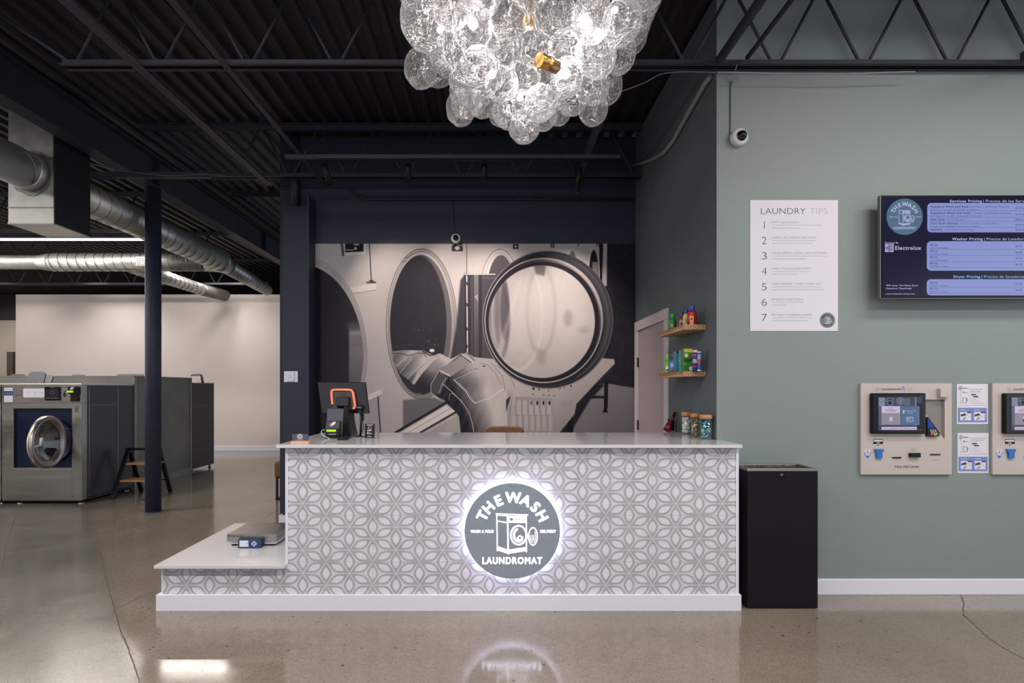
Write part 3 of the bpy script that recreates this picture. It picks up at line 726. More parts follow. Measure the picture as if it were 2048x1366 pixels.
# track with four spotlights on a strut
Y = 5.08
mb = MB(); mb.box(wx(571, Y), wx(1240, Y), Y - .02, Y + .02, wz(318, Y), wz(310.5, Y))
tag(mb.build('support_strut', pm('slate_strut', (52, 58, 70), .5)), 'slate grey channel strut hanging above the mural and carrying the light track', 'strut')
mb = MB(); mb.box(wx(640, Y), wx(1246, Y), Y - .018, Y + .018, wz(321.5, Y), wz(318.2, Y))
tag(mb.build('light_track', M_black), 'thin black light track fixed under the slate strut', 'light track')
for i, (xa, ya, xb, yb, l) in enumerate(((649, 330, 661, 372, 'leftmost'), (815.5, 330, 816.5, 367, 'second from left'), (968.5, 330, 968.5, 367, 'third from left'), (1159, 333, 1154, 384, 'rightmost'))):
    a, b = W(xa, ya, Y), W(xb, yb, Y + .12)
    t = thing('track_spotlight', l + ' of the four black cylinder spotlights on the track above the mural', 'spotlight', (a.x, Y, wz(321.5, Y)), 'track spotlights')
    MB().box(a.x - .02, a.x + .02, Y - .015, Y + .015, wz(327, Y), wz(321.5, Y)).build('adapter', M_black, t)
    MB().cyl((a.x, Y, wz(327, Y)), a + (b - a).normalized() * .02, .007, n=8).build('stem', M_black, t)
    mb = MB(); mb.cyl(a, b, .027, n=20); mb.build('lamp_body', M_black, t)
    d = (b - a).normalized()
    MB().cyl(b, b + d * .003, .02, n=16).build('lens', pm('lamp_lens', (220, 205, 180), .4), t)
    sp = bpy.data.lights.new('track_lamp', 'SPOT'); sp.energy = (72, 68, 70, 98)[i]; sp.color = (1.0, .84, .72); sp.spot_size = math.radians(84); sp.spot_blend = .9; sp.shadow_soft_size = .03
    so = bpy.data.objects.new('track_lamp', sp); S.collection.objects.link(so); so.location = b + d * .02
    tgt = Vector(((-.55, .05, .1, .75)[i] , YB, (1.55, 1.6, 1.6, 1.6)[i]))
    so.rotation_euler = (tgt - so.location).to_track_quat('-Z', 'Y').to_euler()

# ------------------------------------------------------------------ ducts
t = thing('duct_plenum', 'square galvanised sheet metal plenum hanging left of the beam', 'duct', (-4.35, 5.26, 2.985))
xL, xR, ya, yb, zb = -4.56, -4.137, 5.034, 5.487, 2.985
mb = MB(); mb.box(xL, xR, ya, yb, zb, ZC - .01); mb.build('casing', [M_galv], t)
M_wrap = pm('black_duct_board', (34, 34, 37), .3, var=.1, bump=.3, bscale=8)
mb = MB(); mb.box(xR, xR + .006, ya + .01, yb, zb + .01, ZC - .02)
for z in (3.15, 3.40, 3.62): mb.box(xR, xR + .009, ya + .01, yb, z, z + .006)
mb.build('side_panel', M_wrap, t)
mb = MB()
for z in (zb, 3.136, 3.59): mb.box(xL - .004, xR + .004, ya - .006, ya, z, z + .008)
mb.box(xL, xR + .01, ya - .004, ya + .01, zb - .004, zb + .004); mb.box(xR, xR + .01, ya - .004, ya + .01, zb, ZC - .01); mb.box(xL + .0, xR + .01, yb - .01, yb + .004, zb - .006, zb + .004)
mb.build('seam', pm('seam_steel', (120, 122, 124), .3, 1.0), t)
cxd, czd, rd = -4.344, 3.465, .172
rn = random.Random(3)
fl_ = []
for k in range(22):
    a = 2 * math.pi * k / 22; r = .205 + rn.uniform(-.01, .01); fl_.append((min(max(cxd + r * math.cos(a), xL + .01), xR - .01), czd + r * 1.05 * math.sin(a)))
MB().prism(fl_, ya - .008, ya, 'y').build('collar_flange', pm('dull_zinc', (128, 130, 130), .5, .8), t)
def round_duct(name, label, a, b, r, pitch=.16, r1=None, group=None, seams=True, extra=None):
    a, b = Vector(a), Vector(b); r1 = r1 or r; L = (b - a).length; d = (b - a) / L
    o = thing(name, label, 'duct', a.lerp(b, .5), group)
    MB().cyl(a, b, r, r1, n=40).build('duct_wall', M_galv, o)
    if seams:
        mb = MB(); u = d.orthogonal().normalized(); w = d.cross(u); N = 26; k = int(L / pitch * N); path = []
        for i in range(k + 1):
            q = i / N * pitch; th = 2 * math.pi * i / N; rr = r + (r1 - r) * q / L + .002
            path.append(a + d * q + (u * math.cos(th) + w * math.sin(th)) * rr)
        mb.tube(path, .0045, 4); mb.build('spiral_seam', pm('seam_steel', (120, 122, 124), .3, 1.0), o)
    return o
o = round_duct('round_duct', 'big round spiral duct leaving the square plenum at the left edge', (cxd, ya - .008, czd), (cxd, -1.0, czd), rd, .42)
MB().cyl((cxd, ya - .02, czd), (cxd, ya - .1, czd), rd + .008, n=40).build('collar', M_galv, o)
o = round_duct('round_duct', 'long round spiral duct running back behind the round column', (cxd, yb, czd), (cxd, 8.48, czd), rd, .17)
MB().cyl((cxd, 8.46, czd), (cxd, 8.5, czd), rd + .01, n=40).build('end_cap', M_galv, o)
Yd, zd = 8.9, wz(524.5, 8.9)
x1_ = wx(410, Yd)
o = round_duct('cross_duct', 'bright round spiral duct crossing left to right above the white wall', (wx(104, Yd), Yd, zd), (x1_, Yd, zd), .148, .15)
MB().cyl((wx(80, Yd), Yd, zd), (wx(104, Yd), Yd, zd), .115, .151, n=40, caps=(False, False)).build('reducer', M_galv, o)
MB().cyl((-13.5, Yd, zd), (wx(80, Yd), Yd, zd), .115, n=40).build('small_section', M_galv, o)
mb = MB(); q0, q1 = wx(286, Yd), wx(333, Yd); mb.box(q0, q1, Yd - .17, Yd - .14, zd - .095, zd + .05)
g = mb.build('register', pm('register_frame', (150, 150, 148), .4, .8), o)
mb = MB()
for k in range(14):
    for j in range(6): mb.box(q0 + .015 + k * .026, q0 + .031 + k * .026, Yd - .172, Yd - .17, zd - .088 + j * .021, zd - .076 + j * .021)
mb.build('grille_holes', M_black, g)
el_ = [Vector((x1_, Yd, zd)), Vector((x1_ + .12, Yd + .03, zd)), Vector((x1_ + .2, Yd + .12, zd)), Vector((x1_ + .23, Yd + .26, zd))]
MB().tube(el_, [.148, .148, .142, .135], 32).build('elbow', M_galv, o)
round_duct('branch_duct', 'round branch duct running back from the right end of the crossing duct', (x1_ + .23, Yd + .275, zd), (x1_ + .1, 11.1, zd - .06), .135, .15, .11, 'branch ducts over the white wall')
round_duct('branch_duct', 'round branch duct running back from the middle of the crossing duct, left of the column', (wx(249, Yd), Yd + .16, zd - .02), (-6.12, 11.2, zd - .03), .125, .15, .115, 'branch ducts over the white wall')
for xx, yy, l in ((-6.12, 11.23, 'flexible black and silver duct end beyond the left branch duct'),):
    mb = MB(); P = []; R = []
    for k in range(36): P.append((xx + .0 + k * .004, yy + k * .02, zd - .03)); R.append(.112 + .01 * (k % 2))
    mb.tube(P, R, 24); tag(mb.build('flexible_duct', pm('flex_duct', (120, 118, 116), .4, .6)), l, 'duct')

# strip lights: laundry bay, plus unseen ones added to brighten the room
M_tube = pm('strip_diffuser', (255, 244, 236), .5, emit=(255, 240, 228), es=5.0)
def strip(label, p0, p1, w, power, along='x', group='suspended strip lights'):
    p0, p1 = Vector(p0), Vector(p1); t = thing('strip_light', label, 'strip light', p0.lerp(p1, .5), group)
    if along == 'x': MB().box(p0.x, p1.x, p0.y - w / 2, p0.y + w / 2, p0.z, p0.z + .03).build('housing', M_black_steel, t); MB().box(p0.x + .01, p1.x - .01, p0.y - w / 2 + .004, p0.y + w / 2 - .004, p0.z - .022, p0.z).build('diffuser', M_tube, t)
    else: MB().box(p0.x - w / 2, p0.x + w / 2, p0.y, p1.y, p0.z, p0.z + .03).build('housing', M_black_steel, t); MB().box(p0.x - w / 2 + .004, p0.x + w / 2 - .004, p0.y + .01, p1.y - .01, p0.z - .022, p0.z).build('diffuser', M_tube, t)
    mb = MB()
    for k in (.1, .9): q = p0.lerp(p1, k); mb.cyl((q.x, q.y, p0.z + .03), (q.x, q.y, ZC), .003, n=6)
    mb.build('hanger', M_black, t)
    L = (p1 - p0).length
    o = area('strip_glow', (p0.lerp(p1, .5).x, p0.lerp(p1, .5).y, p0.z - .035), (0, 0, 0) if along == 'x' else (0, 0, math.pi / 2), L, w, power, (1.0, .93, .86))
strip('long bright strip light at the left, passing behind the square plenum', (-9.6, 8.3, wz(477.5, 8.3)), (wx(297, 8.3), 8.3, wz(477.5, 8.3)), .07, 110)
strip('short glimpse of a strip light right of the big duct end', (wx(446, 11.2), 11.2, wz(536.5, 11.2)), (wx(463, 11.2), 11.2, wz(536.5, 11.2)), .5, 14)
for nm_, x_, y_, pw_ in (('front row, nearest the right wall', 3.2, .3, 75), ('front row, over the entrance', 0, .3, 75), ('front row, left of the entrance', -3.2, .3, 75), ('second row, right of the chandelier', 3.6, 2.0, 60), ('second row, left of the chandelier', -2.0, 2.0, 55),
                          ('left bay, nearest the shopfront', -7.5, 0.8, 110), ('left bay, before the front washers', -7.5, 4.6, 135), ('left bay, at the far left', -12.0, 3.5, 90)):  # added overhead fill, out of view, to lift the floor and walls
    strip('added out-of-view strip light to brighten the room, ' + nm_, (x_ - 1.2, y_, 3.98), (x_ + 1.2, y_, 3.98), .5, pw_)
strip('strip light mostly hidden behind the bright crossing duct', (-8.6, 10.4, 4.0), (-5.2, 10.4, 4.0), .07, 60)
strip('added hidden strip light brightening the far wall behind the white partition, far left', (-14.9, 14.0, 3.98), (-12.95, 14.0, 3.98), .1, 110)  # added out of view to lighten the beige far wall
# wall washers on the white partition
for x, z, e in ((-8.55, 3.85, 100), (-6.0, 3.85, 60), (-10.6, 3.85, 60)):
    sp = bpy.data.lights.new('wall_washer', 'SPOT'); sp.energy = e; sp.color = (1.0, .88, .83); sp.spot_size = math.radians(95); sp.spot_blend = 1; sp.shadow_soft_size = .08
    so = bpy.data.objects.new('wall_washer', sp); S.collection.objects.link(so); so.location = (x, 10.9, z)
    so.rotation_euler = (Vector((x, 12.3, 2.0)) - so.location).to_track_quat('-Z', 'Y').to_euler()

# ------------------------------------------------------------------ chandelier
def bubble_mat():
    m = bpy.data.materials.new('crackled_glass'); m.use_nodes = True; nt = m.node_tree; N = nt.nodes; L = nt.links
    N.remove(N['Principled BSDF'])
    tc = N.new('ShaderNodeTexCoord')
    n1 = N.new('ShaderNodeTexNoise'); n1.inputs['Scale'].default_value = 3.6; n1.inputs['Detail'].default_value = 2.0; n1.inputs['Distortion'].default_value = 2.2
    L.new(tc.outputs['Object'], n1.inputs['Vector'])
    s = N.new('ShaderNodeMath'); s.operation = 'SUBTRACT'; s.inputs[1].default_value = .5; L.new(n1.outputs[0], s.inputs[0])
    a = N.new('ShaderNodeMath'); a.operation = 'ABSOLUTE'; L.new(s.outputs[0], a.inputs[0])
    r = N.new('ShaderNodeMapRange'); r.inputs[1].default_value = .0; r.inputs[2].default_value = .035; r.inputs[3].default_value = 1; r.inputs[4].default_value = 0; L.new(a.outputs[0], r.inputs[0])
    n2 = N.new('ShaderNodeTexNoise'); n2.inputs['Scale'].default_value = 7; n2.inputs['Detail'].default_value = 3; n2.inputs['Distortion'].default_value = 1.2
    L.new(tc.outputs['Object'], n2.inputs['Vector'])
    bp = N.new('ShaderNodeBump'); bp.inputs['Strength'].default_value = .9; bp.inputs['Distance'].default_value = .09; L.new(n2.outputs[0], bp.inputs['Height'])
    lw = N.new('ShaderNodeLayerWeight'); lw.inputs[0].default_value = .5
    gl = N.new('ShaderNodeBsdfGlossy'); gl.inputs['Roughness'].default_value = .06; gl.inputs[0].default_value = (1, 1, 1, 1); L.new(bp.outputs[0], gl.inputs['Normal'])
    tr = N.new('ShaderNodeBsdfTranslucent'); tr.inputs[0].default_value = (.97, .97, 1, 1); L.new(bp.outputs[0], tr.inputs['Normal'])
    df = N.new('ShaderNodeBsdfDiffuse'); df.inputs[0].default_value = (.92, .92, .96, 1); L.new(bp.outputs[0], df.inputs['Normal'])
    tp = N.new('ShaderNodeBsdfTransparent'); tp.inputs[0].default_value = (.985, .985, .99, 1)
    m0 = N.new('ShaderNodeMixShader'); m0.inputs[0].default_value = .5; L.new(df.outputs[0], m0.inputs[1]); L.new(tr.outputs[0], m0.inputs[2])
    m1 = N.new('ShaderNodeMixShader'); m1.inputs[0].default_value = .72; L.new(m0.outputs[0], m1.inputs[1]); L.new(gl.outputs[0], m1.inputs[2])
    k1 = N.new('ShaderNodeMath'); k1.operation = 'MULTIPLY_ADD'; k1.inputs[1].default_value = .68; k1.inputs[2].default_value = .10; L.new(r.outputs[0], k1.inputs[0])
    pw = N.new('ShaderNodeMath'); pw.operation = 'POWER'; pw.inputs[1].default_value = 2.6; L.new(lw.outputs['Facing'], pw.inputs[0])
    k2 = N.new('ShaderNodeMath'); k2.operation = 'MULTIPLY_ADD'; k2.inputs[1].default_value = .62; L.new(pw.outputs[0], k2.inputs[0]); L.new(k1.outputs[0], k2.inputs[2])
    k2.use_clamp = True
    m2 = N.new('ShaderNodeMixShader'); L.new(k2.outputs[0], m2.inputs[0]); L.new(tp.outputs[0], m2.inputs[1]); L.new(m1.outputs[0], m2.inputs[2])
    L.new(m2.outputs[0], N['Material Output'].inputs[0])
    return m
BUB = bubble_mat()
XC, YC_ = wx(1058, 2.75), 2.75
zrod = 3.75
ch = thing('chandelier', 'large chandelier of clustered crackled clear glass globes with brass frame', 'chandelier', (XC, YC_, 2.7))
gl_src = []
for sd in range(3):
    mb = MB(); rn = random.Random(sd)
    nn, mm = 28, 20; rg = []
    for j in range(mm + 1):
        ph = math.pi * j / mm; ring = []
        for i in range(nn):
            th = 2 * math.pi * i / nn; rr = 1 + .018 * math.sin(5 * th + sd + 3 * ph) * math.sin(ph) + .015 * math.sin(7 * ph + sd + 2 * th)
            ring.append((rr * math.sin(ph) * math.cos(th), rr * math.sin(ph) * math.sin(th), -math.cos(ph) * rr * 1.0))
        rg.append(ring)
    mb.rings(rg, (False, False)); gl_src.append(mb)
G_ = [(850, 38, 47, 58, 0), (893, 92, 31, 42, .02), (945, 53, 38, 48, 0), (1019, 32, 38, 45, 0), (1107, 25, 40, 44, 0), (1183, 36, 38, 46, 0), (1067, 92, 31, 38, 0), (1004, 105, 32, 37, 0),
      (1128, 96, 30, 33, 0), (1192, 108, 36, 46, 0), (1243, 44, 35, 44, 0), (1272, 20, 34, 40, .25), (1292, -4, 28, 34, .3), (877, 132, 32, 40, .45), (900, 112, 32, 42, .22), (927, 157, 28, 31, 0),
      (958, 132, 33, 36, .03), (925, 184, 25, 26, .3), (931, 209, 28, 27, .42), (963, 204, 28, 30, .1), (1003, 168, 32, 32, 0), (1048, 150, 31, 35, 0), (1133, 155, 31, 37, 0), (1082, 205, 30, 33, 0),
      (1019, 222, 33, 34, .05), (1048.6, 255, 28.5, 31, 0), (1085, 232, 26, 28, .08), (1118, 226, 22, 24, .12), (1144, 201, 29, 28, .05), (1184, 176, 33, 31, .1), (1207, 150, 26, 28, .3), (1237, 105, 33, 40, .12),
      (1262, 72, 28, 36, .4), (1000, 231, 22, 20, .1), (893, 60, 34, 44, .4), (985, 90, 30, 36, .5), (1040, 60, 32, 40, .6), (1100, 70, 32, 40, .6), (1150, 60, 34, 42, .5), (1210, 66, 34, 42, .4),
      (965, 165, 28, 32, .35), (1100, 165, 28, 32, .4), (1160, 140, 28, 34, .35), (1050, 200, 26, 30, .3), (905, 10, 38, 46, .1), (960, -12, 38, 44, .3), (1060, -30, 40, 46, .1)]
k = 0
for (px, py, rx, ry, back) in G_:
    R = .62 * max(0, (262 - py)) / 262; dx = (px - 1058) * 2.6 / F
    yy = YC_ - math.sqrt(max(R * R - dx * dx, 0)) * .92 + back * 1.0
    g = gl_src[k % 3]
    o = g.build('glass_globe', BUB, ch) if k < 3 else None
    if k < 3: keep = o; gl_src[k] = (g, o)
    else:
        o = gl_src[k % 3][1].copy(); S.collection.objects.link(o); o.parent = ch
    p = W(px, py, yy)
    for v_ in ():
        pass
    o.location = p - LOC['chandelier']; o.scale = (1.05 * rx * yy / F, 1.05 * (rx + ry) / 2 * yy / F, 1.03 * ry * yy / F); o.rotation_euler = (0, 0, k * 1.3)
    if k < 3: gl_src[k] = (g, o)
    k += 1
# globes around the hidden upper tiers and the back
rn = random.Random(11)
for tier, (zz, R, n, r0) in enumerate(((3.58, .52, 11, .1), (3.42, .58, 12, .105), (3.20, .62, 9, .09), (2.98, .42, 6, .08), (3.52, .3, 8, .1))):
    for i in range(n):
        a = 2 * math.pi * (i + .5 * tier) / n
        if tier in (2, 3) and math.sin(a) < .15: continue
        o = gl_src[k % 3][1].copy(); S.collection.objects.link(o); o.parent = ch
        o.location = Vector((XC + R * math.cos(a), YC_ + R * .92 * math.sin(a), zz)) - LOC['chandelier']; o.scale = (r0, r0, r0 * 1.2); o.rotation_euler = (0, 0, k)
        k += 1
for g, o in gl_src:                                # source meshes are unit spheres stored relative to the chandelier base
    me = o.data; b = LOC['chandelier']
    for v in me.vertices: v.co = Vector(v.co) + b
mb = MB(); mb.cyl((XC, YC_, 3.3), (XC, YC_, 4.0), .012, n=12); mb.lathe([(.03, 0), (.045, .03), (.03, .12), (.02, .16)], (XC + .0, YC_, 3.28), 20); mb.build('stem', M_brass, ch)
MB().lathe([(.07, 0), (.07, .02), (.02, .04)], (XC, YC_, 4.0 + .17), 20).build('ceiling_rose', M_brass, ch)
MB().cyl((XC, YC_, 4.0), (XC, YC_, 4.18), .008, n=8).build('rod', M_brass, ch)
for zz, R in ((3.60, .5),):
    mb = MB(); P = [(XC + R * math.cos(a), YC_ + R * math.sin(a), zz) for a in [2 * math.pi * i / 40 for i in range(41)]]; mb.tube(P, .006, 6)
    for i in range(6):
        a = 2 * math.pi * i / 6 + R; mb.tube([(XC, YC_, zz + .02), (XC + R * math.cos(a), YC_ + R * math.sin(a), zz)], .005, 6)
    mb.build('frame_ring', M_brass, ch)
MB().cyl(W(1078, 120, 2.35), W(1112, 133, 2.42), .03, n=20).build('lamp_cup', M_brass, ch)
MB().box(wx(1060, 2.5), wx(1069, 2.5), 2.5, 2.51, wz(52, 2.5), wz(-40, 2.5)).build('frame_plate', M_brass, ch)
M_bulb = pm('bulb', (255, 250, 245), .5, emit=(255, 246, 240), es=45.0)
for px, py, yy in ((946, 48, 2.36), (1170, 42, 2.42), (1196, 70, 2.38), (1130, 147, 2.48), (1040, 196, 2.6), (985, 150, 2.55), (1230, 20, 2.5), (880, 60, 2.5)):
    p = W(px, py, yy)
    MB().sphere(p, .022 if px in (946, 1170, 1196, 1130) else .014, 12, 8).build('light_bulb', M_bulb, ch)
for p, e in ((W(1058, 60, 2.75), 6), (W(950, 90, 2.6), 2.5), (W(1160, 95, 2.6), 3), (W(1058, 170, 2.65), 2)):
    l = bpy.data.lights.new('chandelier_glow', 'POINT'); l.energy = e; l.color = (1, .95, .92); l.shadow_soft_size = .04
    o = bpy.data.objects.new('chandelier_glow', l); S.collection.objects.link(o); o.location = p
# ------------------------------------------------------------------ service counter
YT = 3.49
ct = thing('service_counter', 'long white service counter faced with grey petal patterned tile', 'counter', (0, 3.5, 0))
mb = MB(); mb.box(-1.345, XW - .004, YT + .01, 3.75, .012, 1.055); mb.box(-1.345, XW - .004, 3.75, 4.32, .012, .06)
mb.box(-1.345, -1.30, 3.75, 4.32, .06, 1.055); mb.box(-1.30, XW - .004, 3.75, 4.32, .60, .62)
mb.box(-2.165, -1.345, YT + .01, 4.46, .012, .283)
mb.build('carcass', pm('white_laminate', (205, 203, 210), .4), ct)
mb = MB()                                          # patterned tile facing, petals laid over a light ground
rects = [(576, 896.5, 1471.5, 1190), (326.5, 1138.5, 576, 1190)]
for r in rects: mb.box(wx(r[0], YT), wx(r[2], YT), YT, YT + .01, wz(r[3], YT), wz(r[1], YT), 0)
mb.box(wx(576, YT), XW - .004, YT + .001, YT + .01, .108, 1.05, 0)
def clip(poly, r):
    def cut(P, ins, inter):
        out = []
        for i in range(len(P)):
            a, b = P[i - 1], P[i]
            if ins(b):
                if not ins(a): out.append(inter(a, b))
                out.append(b)
            elif ins(a): out.append(inter(a, b))
        return out
    for ax, v, sg in ((0, r[0], 1), (0, r[2], -1), (1, r[1], 1), (1, r[3], -1)):
        if not poly: return poly
        ins = lambda p: (p[ax] - v) * sg >= 0
        def inter(a, b):
            t = (v - a[ax]) / (b[ax] - a[ax] + 1e-12); return (a[0] + (b[0] - a[0]) * t, a[1] + (b[1] - a[1]) * t)
        poly = cut(poly, ins, inter)
    return poly
PX, PY, X0_, Y0_ = 46.62, 46.5, 605.6, 1146.9
KX = PX / (PY * math.cos(math.pi / 6))            # the tile stretches a regular six-pointed star sideways
def petal(a, b):
    a0 = (a[0] / KX, a[1]); b0 = (b[0] / KX, b[1])
    dx, dy = b0[0] - a0[0], b0[1] - a0[1]; L = math.hypot(dx, dy); ux, uy = dx / L, dy / L
    def prof(d0, wf, n=16):
        up = []; dn = []
        for k in range(n + 1):
            s_ = d0 + (L - 2 * d0) * k / n; w = wf(s_)
            up.append(((a0[0] + ux * s_ - uy * w) * KX, a0[1] + uy * s_ + ux * w)); dn.append(((a0[0] + ux * s_ + uy * w) * KX, a0[1] + uy * s_ - ux * w))
        return up, dn
    sm_ = lambda p, q, e: (max(p, 1e-3) ** -e + q ** -e) ** (-1 / e)
    ou, od = prof(1.2, lambda s_: sm_(.545 * (min(s_, L - s_) - 1.3), 10.2, 8)); iu, idn = prof(11.0, lambda s_: 5.9 * (1 - abs(2 * (s_ - 11) / (L - 22) - 1) ** 1.9))
    Q = []
    for o_, i_ in ((ou, iu), (od, idn)):
        for k in range(len(o_) - 1): Q.append([o_[k], o_[k + 1], i_[k + 1], i_[k]])
    inner = iu + idn[::-1]
    return Q, inner
cells = {}
for i in range(-8, 21):
    for j in range(-8, 3):
        x = X0_ + i * PX; y = Y0_ + j * PY + (PY / 2 if i % 2 else 0)
        for q in ((0, PY), (PX, PY / 2), (PX, -PY / 2)):
            Q, inner = petal((x, y), (x + q[0], y + q[1]))
            for r in rects:
                for p in Q:
                    cp = clip(p, r)
                    if len(cp) > 2: mb.flat([(wx(u, YT), YT - .0006, wz(v, YT)) for u, v in cp], 1)
                cp = clip(inner, r)
                if len(cp) > 2: mb.flat([(wx(u, YT), YT - .0005, wz(v, YT)) for u, v in cp], 2)
for y in (937.6, 1030.7, 1123.8): mb.box(wx(576, YT), wx(1471, YT), YT - .0009, YT, wz(y + .25, YT), wz(y - .25, YT), 3)
for x in (746, 1025.6, 1305): mb.box(wx(x - .25, YT), wx(x + .25, YT), YT - .0009, YT, wz(1190, YT), wz(896.5, YT), 3)
mb.box(wx(466.2, YT), wx(466.8, YT), YT - .0009, YT, wz(1190, YT), wz(1138.5, YT), 3)
M_tg = pm('tile_grey_glaze', (165, 163, 169), .38, var=.09, vscale=7)
mb.build('tile_facing', [pm('tile_ground', (203, 202, 214), .35, var=.02), M_tg, pm('tile_petal', (210, 209, 221), .35, var=.02, vscale=8), pm('grout', (150, 148, 150), .7)], ct)
mb = MB(); y0 = YT - .004
mb.box(wx(571, YT), wx(576, YT), y0, YT + .01, wz(1138, YT), wz(896.5, YT)); mb.box(wx(1471.5, YT), wx(1477, YT), y0, YT + .01, wz(1190, YT), wz(896.5, YT))
mb.box(wx(323.5, YT), wx(326.5, YT), y0, YT + .01, wz(1190, YT), wz(1138, YT)); mb.box(wx(323.5, YT), wx(1477, YT), y0, YT, wz(1191.5, YT), wz(1189.5, YT))
mb.box(wx(1477, YT) - .02, wx(1477, YT), YT, YW - .02, .1, 1.055)
mb.build('edge_trim', M_white, ct)
YS = 3.47
mb = MB(); mb.box(wx(311.5, YS), wx(1483, YS), YS, YT - .002, 0, .105); mb.box(wx(311.5, YS), -2.165, YT, 4.46, 0, .105); mb.box(wx(1483, YS) - .015, wx(1483, YS), YT, YW - .02, 0, .105)
mb.build('skirting', M_white, ct, bevel=.002)
zt_ = wz(889.6, 3.44); zs_ = .021
mb = MB(); mb.prism([(-1.3985, 3.44), (wx(1485, 3.44), 3.44), (wx(1485, 3.44), YW - .001), (XW - .001, YW - .001), (XW - .001, 4.39), (-1.3985, 4.39)], zt_ - zs_, zt_, 'z')
tag(mb.build('countertop', M_quartz, bevel=.0015), 'long glossy white quartz countertop of the service counter', 'countertop')
zl = wz(1131.2, 3.435)
mb = MB(); mb.prism([(-2.182, 3.435), (-1.3455, 3.435), (-1.3455, 3.485), (-1.3455, 4.51), (-2.182, 4.51)], zl - .0225, zl, 'z')
tag(mb.build('low_countertop', M_quartz, bevel=.003), 'low white quartz shelf at the left end of the counter under the scale', 'countertop')

# round sign with halo
sx_, sz_, sr = wx(1024.5, 3.442), wz(1062, 3.442), 95.5 * 3.442 / F
sg = thing('illuminated_sign', 'round grey backlit laundromat badge mounted on the counter tile', 'sign', (sx_, 3.45, sz_))
M_disc = pm('sign_grey', (136, 147, 160), .5, spec=.3)
Mr = Matrix.Rotation(math.pi / 2, 3, 'X')
MB().lathe([(sr - .001, 0), (sr, .001), (sr, .008), (sr - .001, .009)], (sx_, 3.452, sz_), 96, M=Mr).build('disc', M_disc, sg)
MB().lathe([(sr - .05, -.001), (sr - .05, .012), (sr - .022, .012), (sr - .022, -.001)], (sx_, 3.468, sz_), 96, M=Mr, caps=(False, False)).build('light_ring', pm('led_ring', (240, 240, 255), .5, emit=(238, 238, 255), es=19.0), sg)
mb = MB(); D = Draw(mb, lambda a, b, d: Vector((sx_ + a * sr / 100, 3.442 - d, sz_ - b * sr / 100)))
logo(D, 0, 1)
# drop the background disc faces: keep badge graphics only
mb.build('lettering', [M_disc, pm('lit_white_lettering', (245, 245, 250), .5, emit=(240, 242, 255), es=1.6)], sg)
for a, b in ((0, -95), (0, 95), (-95, 0), (95, 0)):
    MB().cyl((sx_ + a * sr / 100, 3.443, sz_ + b * sr / 100), (sx_ + a * sr / 100, 3.437, sz_ + b * sr / 100), .006, n=12).build('bolt', M_chrome, sg)
    MB().cyl((sx_ + a * sr / 112, 3.452, sz_ + b * sr / 112), (sx_ + a * sr / 112, 3.4888, sz_ + b * sr / 112), .005, n=10).build('standoff', M_chrome, sg)

# ------------------------------------------------------------------ waste bin
yb0, yb1 = 3.506, 3.735; bx0, bx1 = wx(1494.8, yb0), wx(1636.4, yb0); bz = wz(942.5, yb0); bt = wz(937.2, yb0)
b_ = thing('waste_bin', 'tall black rectangular waste bin with steel rim between counter and sage wall', 'bin', ((bx0 + bx1) / 2, (yb0 + yb1) / 2, 0))
mb = MB(); mb.box(bx0 + .001, bx1 - .001, yb0 + .001, yb1, 0.004, bz); mb.build('body', pm('bin_black', (23, 21, 27), .5, var=.05, spec=.12), b_, bevel=.003)
mb = MB(); w = .028
mb.box(bx0 - .002, bx1 + .002, yb0 - .002, yb0 + w, bz, bt); mb.box(bx0 - .002, bx1 + .002, yb1 - w, yb1 + .004, bz, bt); mb.box(bx0 - .002, bx0 + w, yb0 + w, yb1 - w, bz, bt); mb.box(bx1 - w, bx1 + .002, yb0 + w, yb1 - w, bz, bt)
mb.build('rim', M_steel, b_, bevel=.002)
mb = MB(); rn = random.Random(2); nx_, ny_ = 36, 14
vs = [(bx0 + w + (bx1 - bx0 - 2 * w) * i / nx_, yb0 + w + (yb1 - yb0 - 2 * w) * j / ny_, bz + .001 + rn.uniform(0, .011)) for j in range(ny_ + 1) for i in range(nx_ + 1)]
mb.add(vs, [(j * (nx_ + 1) + i, j * (nx_ + 1) + i + 1, (j + 1) * (nx_ + 1) + i + 1, (j + 1) * (nx_ + 1) + i) for j in range(ny_) for i in range(nx_)])
mb.build('bin_liner', pm('crumpled_black_liner', (30, 30, 34), .18), b_)
mb = MB(); q = W(1563.5, 955, yb0); mb.text('LANCASTER', q.x, q.z, .0058, yb0 - .0006, w=.064, align='c', bold=.01)
for a in range(4):
    t = a * math.pi / 2; cx_, cz_ = q.x + .006 * math.cos(t), q.z + .018 + .006 * math.sin(t)
    mb.flat([(cx_ + .0045 * math.cos(k), yb0 - .0006, cz_ + .0045 * math.sin(k)) for k in (0, math.pi / 2, math.pi, 1.5 * math.pi)])
mb.build('lettering', pm('slate_lettering', (105, 115, 140), .5), b_)

